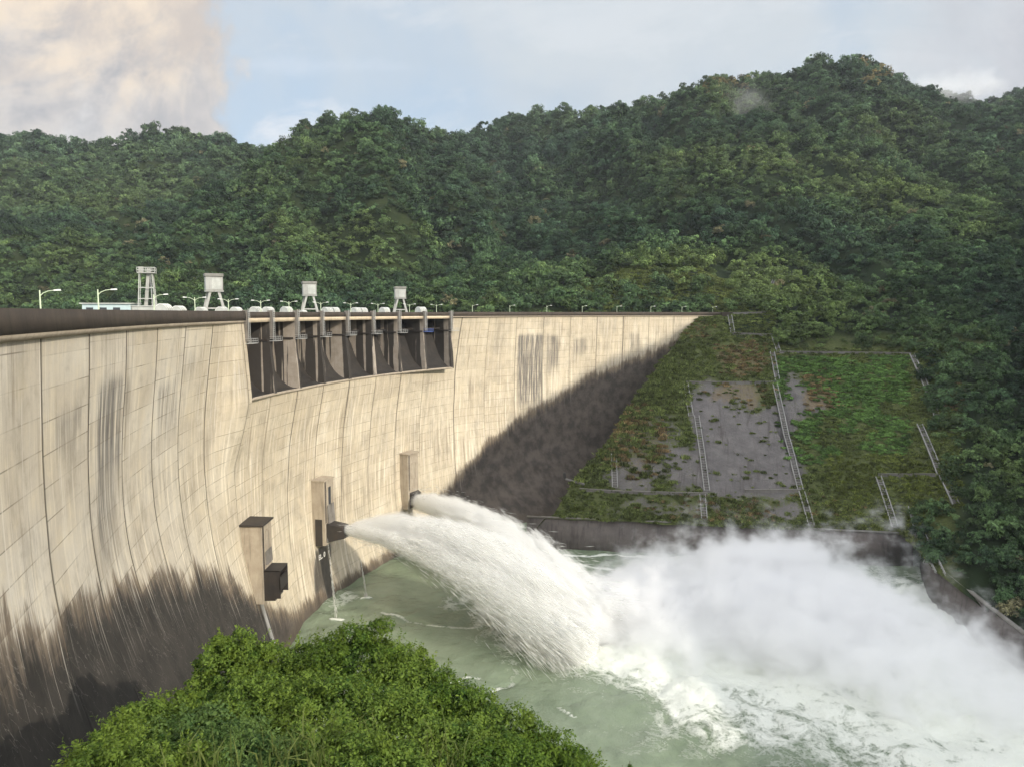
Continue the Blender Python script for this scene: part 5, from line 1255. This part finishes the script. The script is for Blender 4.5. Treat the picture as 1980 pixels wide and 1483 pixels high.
def strands(paths, n, seed, wd=(.06, .2), ln=(1.2, 3.5), spread0=.6, spread1=5.0, flat=.6, tlo=0.0, alpha=(.35, .9), pw=1.0):
    """elongated water shreds following smooth 3-D paths; each path is a list of points"""
    r = np.random.default_rng(seed); V = []; A = []
    P = [np.array(p, float) for p in paths]
    pi = r.integers(0, len(P), n); t = tlo + (1 - tlo) * r.random(n) ** pw
    # clustered offsets so that the shreds gather into ropes
    nc = 110; cl = r.normal(size=(nc, 2)); ci = r.integers(0, nc, n); off = cl[ci] * .8 + r.normal(size=(n, 2)) * .33
    for k in range(n):
        p = P[pi[k]]; m_ = len(p) - 1; x = t[k] * m_; i = min(int(x), m_ - 1); u = x - i
        c = p[i] * (1 - u) + p[i + 1] * u; d = p[i + 1] - p[i]; d = d / np.linalg.norm(d)
        side = np.cross(d, (0, 0, 1)); side /= np.linalg.norm(side); upv = np.cross(side, d)
        sp = spread0 + (spread1 - spread0) * t[k] ** 1.1
        dr = side * off[k, 0] * sp * flat + upv * off[k, 1] * sp
        q = c + dr; dd = d + dr * .03 + r.normal(size=3) * .04; L = r.uniform(*ln) * (.6 + t[k]); dd = dd / np.linalg.norm(dd)
        a = np.cross(dd, r.normal(size=3)); a /= np.linalg.norm(a); b = np.cross(dd, a); w_ = r.uniform(*wd) * (.7 + .8 * t[k]); a *= w_; b *= w_
        h = dd * L / 2
        if q[2] - abs(h[2]) < ZW: q[2] = ZW + abs(h[2]) * .6
        V += [q - h, q + a, q + b, q - a, q - b, q + h]; al_ = r.uniform(*alpha); A += [al_] * 6
    n_ = len(V) // 6; base = (np.arange(n_) * 6)[:, None, None]
    tri = np.array([[0, 1, 2], [0, 2, 3], [0, 3, 4], [0, 4, 1], [5, 2, 1], [5, 3, 2], [5, 4, 3], [5, 1, 4]])
    return np.array(V), (base + tri[None]).reshape(-1, 3), np.array(A)
def curve_px(pp, n=24):      # photo points with forward distances -> smooth world path
    Pw = np.array([at_f(x, y, f) for x, y, f in pp]); t = np.linspace(0, 1, len(Pw)); tt = np.linspace(0, 1, n)
    # Catmull-like smoothing by cubic fit per axis
    return np.stack([np.polyval(np.polyfit(t, Pw[:, a], min(3, len(Pw) - 1)), tt) for a in range(3)], -1)
fo2 = DP(sp, nf2 + 5, zc); f_out2 = fo2[1]; print('nozzle', np.round(fo2, 1), 'px', proj(*fo2))
fo3 = DP((c0 + c1) / 2, nf3 + 1, zb3 + 2.5); print('nozzle3', np.round(fo3, 1), 'px', proj(*fo3))
F2 = float(fo2[1]); F3 = float(fo3[1])
def at_water(x, y): return float(at_z(x, y, ZW)[1])
j2 = curve_px([(652, 1024, F2), (760, 1050, F2 - 12), (880, 1110, F2 - 28), (1000, 1190, F2 - 42), (1120, 1285, at_water(1120, 1285) + 1)])
j3 = curve_px([(806, 960, F3), (880, 1000, F3 - 16), (980, 1070, F3 - 36), (1080, 1150, F3 - 54), (1180, 1240, at_water(1180, 1240) + 1)])
j2u = curve_px([(655, 1018, F2), (760, 1010, F2 - 6), (860, 1030, F2 - 16), (980, 1100, F2 - 32), (1130, 1240, at_water(1130, 1240) + 2)])
j2d = curve_px([(652, 1030, F2), (760, 1075, F2 - 14), (860, 1140, F2 - 30), (960, 1205, F2 - 44), (1060, 1280, at_water(1060, 1280) + 1)])
def jet_volume(name, A, B, bow, r0, r1, dens, parent, seed, tight=.35, fan=1.0):
    """spray of a falling jet: density round a parabola from A to B; bow = rise of the path over the chord"""
    A = np.array(A, float); B = np.array(B, float); h = (B - A)[:2]; Lh = np.hypot(*h); e = h / Lh; sd_ = np.array([e[1], -e[0]])
    # envelope mesh
    n = 26; tt = np.linspace(-.01, 1.04, n); th_ = np.linspace(0, 2 * math.pi, 17)
    rr_ = (r0 + (r1 - r0) * np.clip(tt, 0, 2) ** fan) * 1.28
    def zc(t): return A[2] + (B[2] - A[2]) * t + bow * 4 * t * (1 - t)
    V = np.zeros((n, 17, 3))
    for i_, t_ in enumerate(tt):
        c_ = A[:2] + h * t_
        V[i_, :, :2] = c_ + sd_ * (np.cos(th_) * rr_[i_])[:, None] * 1.05; V[i_, :, 2] = np.maximum(zc(t_) + np.sin(th_) * rr_[i_] * 1.15, ZW - .6)
    me = grid_mesh(name, V, smooth=False); bm = bmesh.new(); bm.from_mesh(me); bmesh.ops.remove_doubles(bm, verts=bm.verts[:], dist=1e-3)
    bmesh.ops.holes_fill(bm, edges=[q for q in bm.edges if q.is_boundary], sides=0); bmesh.ops.recalc_face_normals(bm, faces=bm.faces[:]); bm.to_mesh(me); bm.free()
    m = bpy.data.materials.new(name); m.use_nodes = True; t = m.node_tree; g = G(t); t.nodes.remove(t.nodes['Principled BSDF'])
    p = g.pos(); x, y, z = g.xyz(p); X_ = x - float(A[0]); Y_ = y - float(A[1])
    T = (X_ * float(e[0]) + Y_ * float(e[1])) / float(Lh); S = X_ * float(sd_[0]) + Y_ * float(sd_[1])
    zc_ = T * float(B[2] - A[2]) + T * (1.0 - T) * float(bow * 4) + float(A[2]); D_ = z - zc_
    rad_ = T.max(0.0).pow(float(fan)) * float(r1 - r0) + float(r0)
    q = g.m('SQRT', S * S + D_ * D_) / rad_
    s1 = g.noise(g.vec(T * Lh * .13 + seed, S * .38, D_ * .38), 1.0, 5, .62, .8)
    s2 = g.noise(g.vec(T * Lh * .30 + seed, S * 1.6, D_ * 1.6), 1.0, 4, .65, .6)
    amp = T.max(0.0) * 1.0 + .25
    f = 1.0 - q * .95 + (s1 - .5) * amp * 2.1 + (s2 - .5) * amp * 1.5
    d = g.ss(f, .0, tight) * dens
    pv = g.n('ShaderNodeVolumePrincipled'); pv.inputs['Color'].default_value = (1, 1, .985, 1); pv.inputs['Anisotropy'].default_value = 0.15
    g.put(pv.inputs['Density'], d); t.links.new(pv.outputs[0], t.nodes['Material Output'].inputs['Volume']); m.cycles.volume_step_rate = .075
    o = link(name, me, parent, m); o.matrix_parent_inverse = Matrix.Translation(-Vector(parent.location)); o['kind'] = 'stuff'; return o
root = empty('water_jet', tuple(fo2), 0, 'cream sunlit water jet bursting from the middle outlet housing', 'water jet')
inv = Matrix.Translation(-Vector(root.location))
B2 = at_z(1120, 1262, ZW + 1)
jet_volume('jet_body', fo2, B2, 6.0, 1.5, 6.6, 2.0, root, 1.0, .5, .9)
jet_volume('jet_mist', fo2 + np.array([1.5, 0, .6]), at_z(1140, 1215, ZW + 3), 9.0, .9, 8.8, 1.0, root, 3.0, .55, .62)
Va, Qa_, Aa = strands([j2, j2, j2, j2u], 7500, 1, (.02, .06), (1.2, 4.2), .9, 4.4, .8, 0, (.2, .7), .75)
o = link('spray', arr_mesh('spray', Va, Qa_, attrs=dict(al=Aa)), root, M['spray']); o.matrix_parent_inverse = inv; o['kind'] = 'stuff'
root = empty('water_jet', tuple(fo3), 0, 'broad white water jet falling from the far outlet housing behind the cream jet', 'water jet')
inv = Matrix.Translation(-Vector(root.location))
B3 = at_z(1160, 1218, ZW + 1)
jet_volume('jet_body', fo3, B3, 7.0, 2.8, 9.0, 1.3, root, 7.0, .6, .8)
Va, Qa_, Aa = strands([j3], 8000, 2, (.025, .08), (1.2, 4.4), 2.4, 6.6, .9, 0, (.25, .8), .9)
o = link('spray', arr_mesh('spray', Va, Qa_, attrs=dict(al=Aa)), root, M['spray']); o.matrix_parent_inverse = inv; o['kind'] = 'stuff'
# small leaks falling from the housing
def leak(px0, px1, y0, y1, f, label):
    a = at_f(px0, y0, f); b = np.array(at_z(px1, y1, ZW)); 
    path = np.array([a + (b - a) * np.array([t ** .9, t ** .9, t ** 1.0]) for t in np.linspace(0, 1, 10)])
    V, Q, A = strands([path], 260, int(px0), (.015, .05), (.4, 1.3), .06, .26, 1, 0, (.4, .9)); r0_ = empty('falling_leak', tuple(a), 0, label, 'leak')
    o = link('water_thread', arr_mesh('water_thread', V, Q, attrs=dict(al=A)), r0_, M['spray']); o.matrix_parent_inverse = Matrix.Translation(-Vector(r0_.location)); o['kind'] = 'stuff'
leak(633, 650, 1040, 1195, F2 - 2, 'thin thread of water falling from the middle nozzle')
leak(697, 709, 1080, 1155, F2 + 8, 'shorter faint water thread falling against the pale wall')

# mist plume: heterogeneous volume over the pool
bx0, bx1, by0, by1, bz0, bz1 = 2, 138, 88, 252, ZW - .5, ZW + 26
foot = [(2, 178), (20, 162), (60, 128), (84, 88), (136, 88), (138, 170), (134, 240), (120, 250), (52, 252), (16, 206)]
mb = MB(); nf_ = len(foot); cxm = sum(q[0] for q in foot) / nf_; cym = sum(q[1] for q in foot) / nf_
mb.add([(x_, y_, bz0) for x_, y_ in foot] + [(cxm + (x_ - cxm) * .86, cym + (y_ - cym) * .86 + (4 if y_ > 200 else 0), bz1) for x_, y_ in foot],
       [tuple(range(nf_))[::-1], tuple(range(nf_, 2 * nf_))] + [(i_, (i_ + 1) % nf_, (i_ + 1) % nf_ + nf_, i_ + nf_) for i_ in range(nf_)])
m = bpy.data.materials.new('spray_mist'); m.use_nodes = True; t = m.node_tree; g = G(t); t.nodes.remove(t.nodes['Principled BSDF'])
p = g.pos(); x, y, z = g.xyz(p)
nA = g.noise(p, .045, 2, .6, .8); nB = g.noise(g.vec(x, y, z * 1.3), .20, 4, .64, .15)
def gauss(cx, cy, rx, ry, hz_, st, rot=0.0):
    c_, s_ = math.cos(R(rot)), math.sin(R(rot))
    X1 = (x - cx) * c_ + (y - cy) * s_; Y1 = (y - cy) * c_ - (x - cx) * s_
    r2 = (X1 / rx).pow(2.0) + (Y1 / ry).pow(2.0)
    H_ = (z - ZW) / hz_
    return g.m('EXPONENT', (r2 + H_ * H_.max(0.0)) * -1.0) * st
den = gauss(62, 200, 46, 30, 13, 1.15, -8)
for a in ((88, 180, 22, 38, 10, .95), (32, 190, 20, 14, 11, 1.1), (80, 226, 34, 15, 16, .85), (112, 140, 20, 36, 7, .55)): den = den + gauss(*a)
den = den.max(0.0) + (nA - .5) * 1.8 + (nB - .5) * 1.5
den = g.ss(den, .32, 1.0) * .24
edgef = g.ss(y, by1 + 2, by1 - 6) * g.ss(x, 138, 130) * g.ss(z, bz1, bz1 - 6) * g.ss(x + y * .75, 137, 152)
pv = g.n('ShaderNodeVolumePrincipled'); pv.inputs['Color'].default_value = (1, 1, 1, 1); pv.inputs['Anisotropy'].default_value = 0.0
g.put(pv.inputs['Density'], den * edgef)
t.links.new(pv.outputs[0], t.nodes['Material Output'].inputs['Volume'])
m.cycles.volume_step_rate = .17
o = mb.build('mist', m); tag(o, 'cloud of white spray mist rising over the pool', kind='stuff')

# ------------------------------------------------------------------ haze
mb = MB(); mb.box((150, 800, 152), (3600, 2400, 500)); m = bpy.data.materials.new('haze'); m.use_nodes = True; t = m.node_tree; g = G(t); t.nodes.remove(t.nodes['Principled BSDF'])
pv = g.n('ShaderNodeVolumePrincipled'); pv.inputs['Color'].default_value = (.86, .92, 1, 1); pv.inputs['Density'].default_value = .00005; pv.inputs['Anisotropy'].default_value = 0.0
t.links.new(pv.outputs[0], t.nodes['Material Output'].inputs['Volume'])
o = mb.build('haze', m); tag(o, 'thin valley haze', kind='stuff')

def wisp(px, py, f, sx, sy, sz_, dens, label):
    p = at_f(px, py, f); mb = MB(); mb.box(tuple(p), (sx * 2, sy * 2, sz_ * 2)); m = bpy.data.materials.new('cloud_wisp'); m.use_nodes = True; t = m.node_tree; g = G(t); t.nodes.remove(t.nodes['Principled BSDF'])
    q = g.pos(); x, y, z = g.xyz(q); e = ((x - float(p[0])) / sx).pow(2.0) + ((y - float(p[1])) / sy).pow(2.0) + ((z - float(p[2])) / sz_).pow(2.0)
    d = g.ss(1.0 - e + (g.noise(q, 3.0 / sx, 4, .6, .8) - .5) * 2.2, .25, 1.0) * g.ss(e, 1.0, .75) * dens
    pv = g.n('ShaderNodeVolumePrincipled'); pv.inputs['Color'].default_value = (1, 1, 1, 1); g.put(pv.inputs['Density'], d); t.links.new(pv.outputs[0], t.nodes['Material Output'].inputs['Volume']); m.cycles.volume_step_rate = .25
    o = mb.build('mist_wisp', m); tag(o, label, kind='stuff')
wisp(1440, 215, 880, 40, 40, 38, .005, 'faint mist wisp below the orange-lit hilltop')
wisp(1850, 168, 1180, 100, 60, 30, .010, 'mist bank lying over the far right ridge')
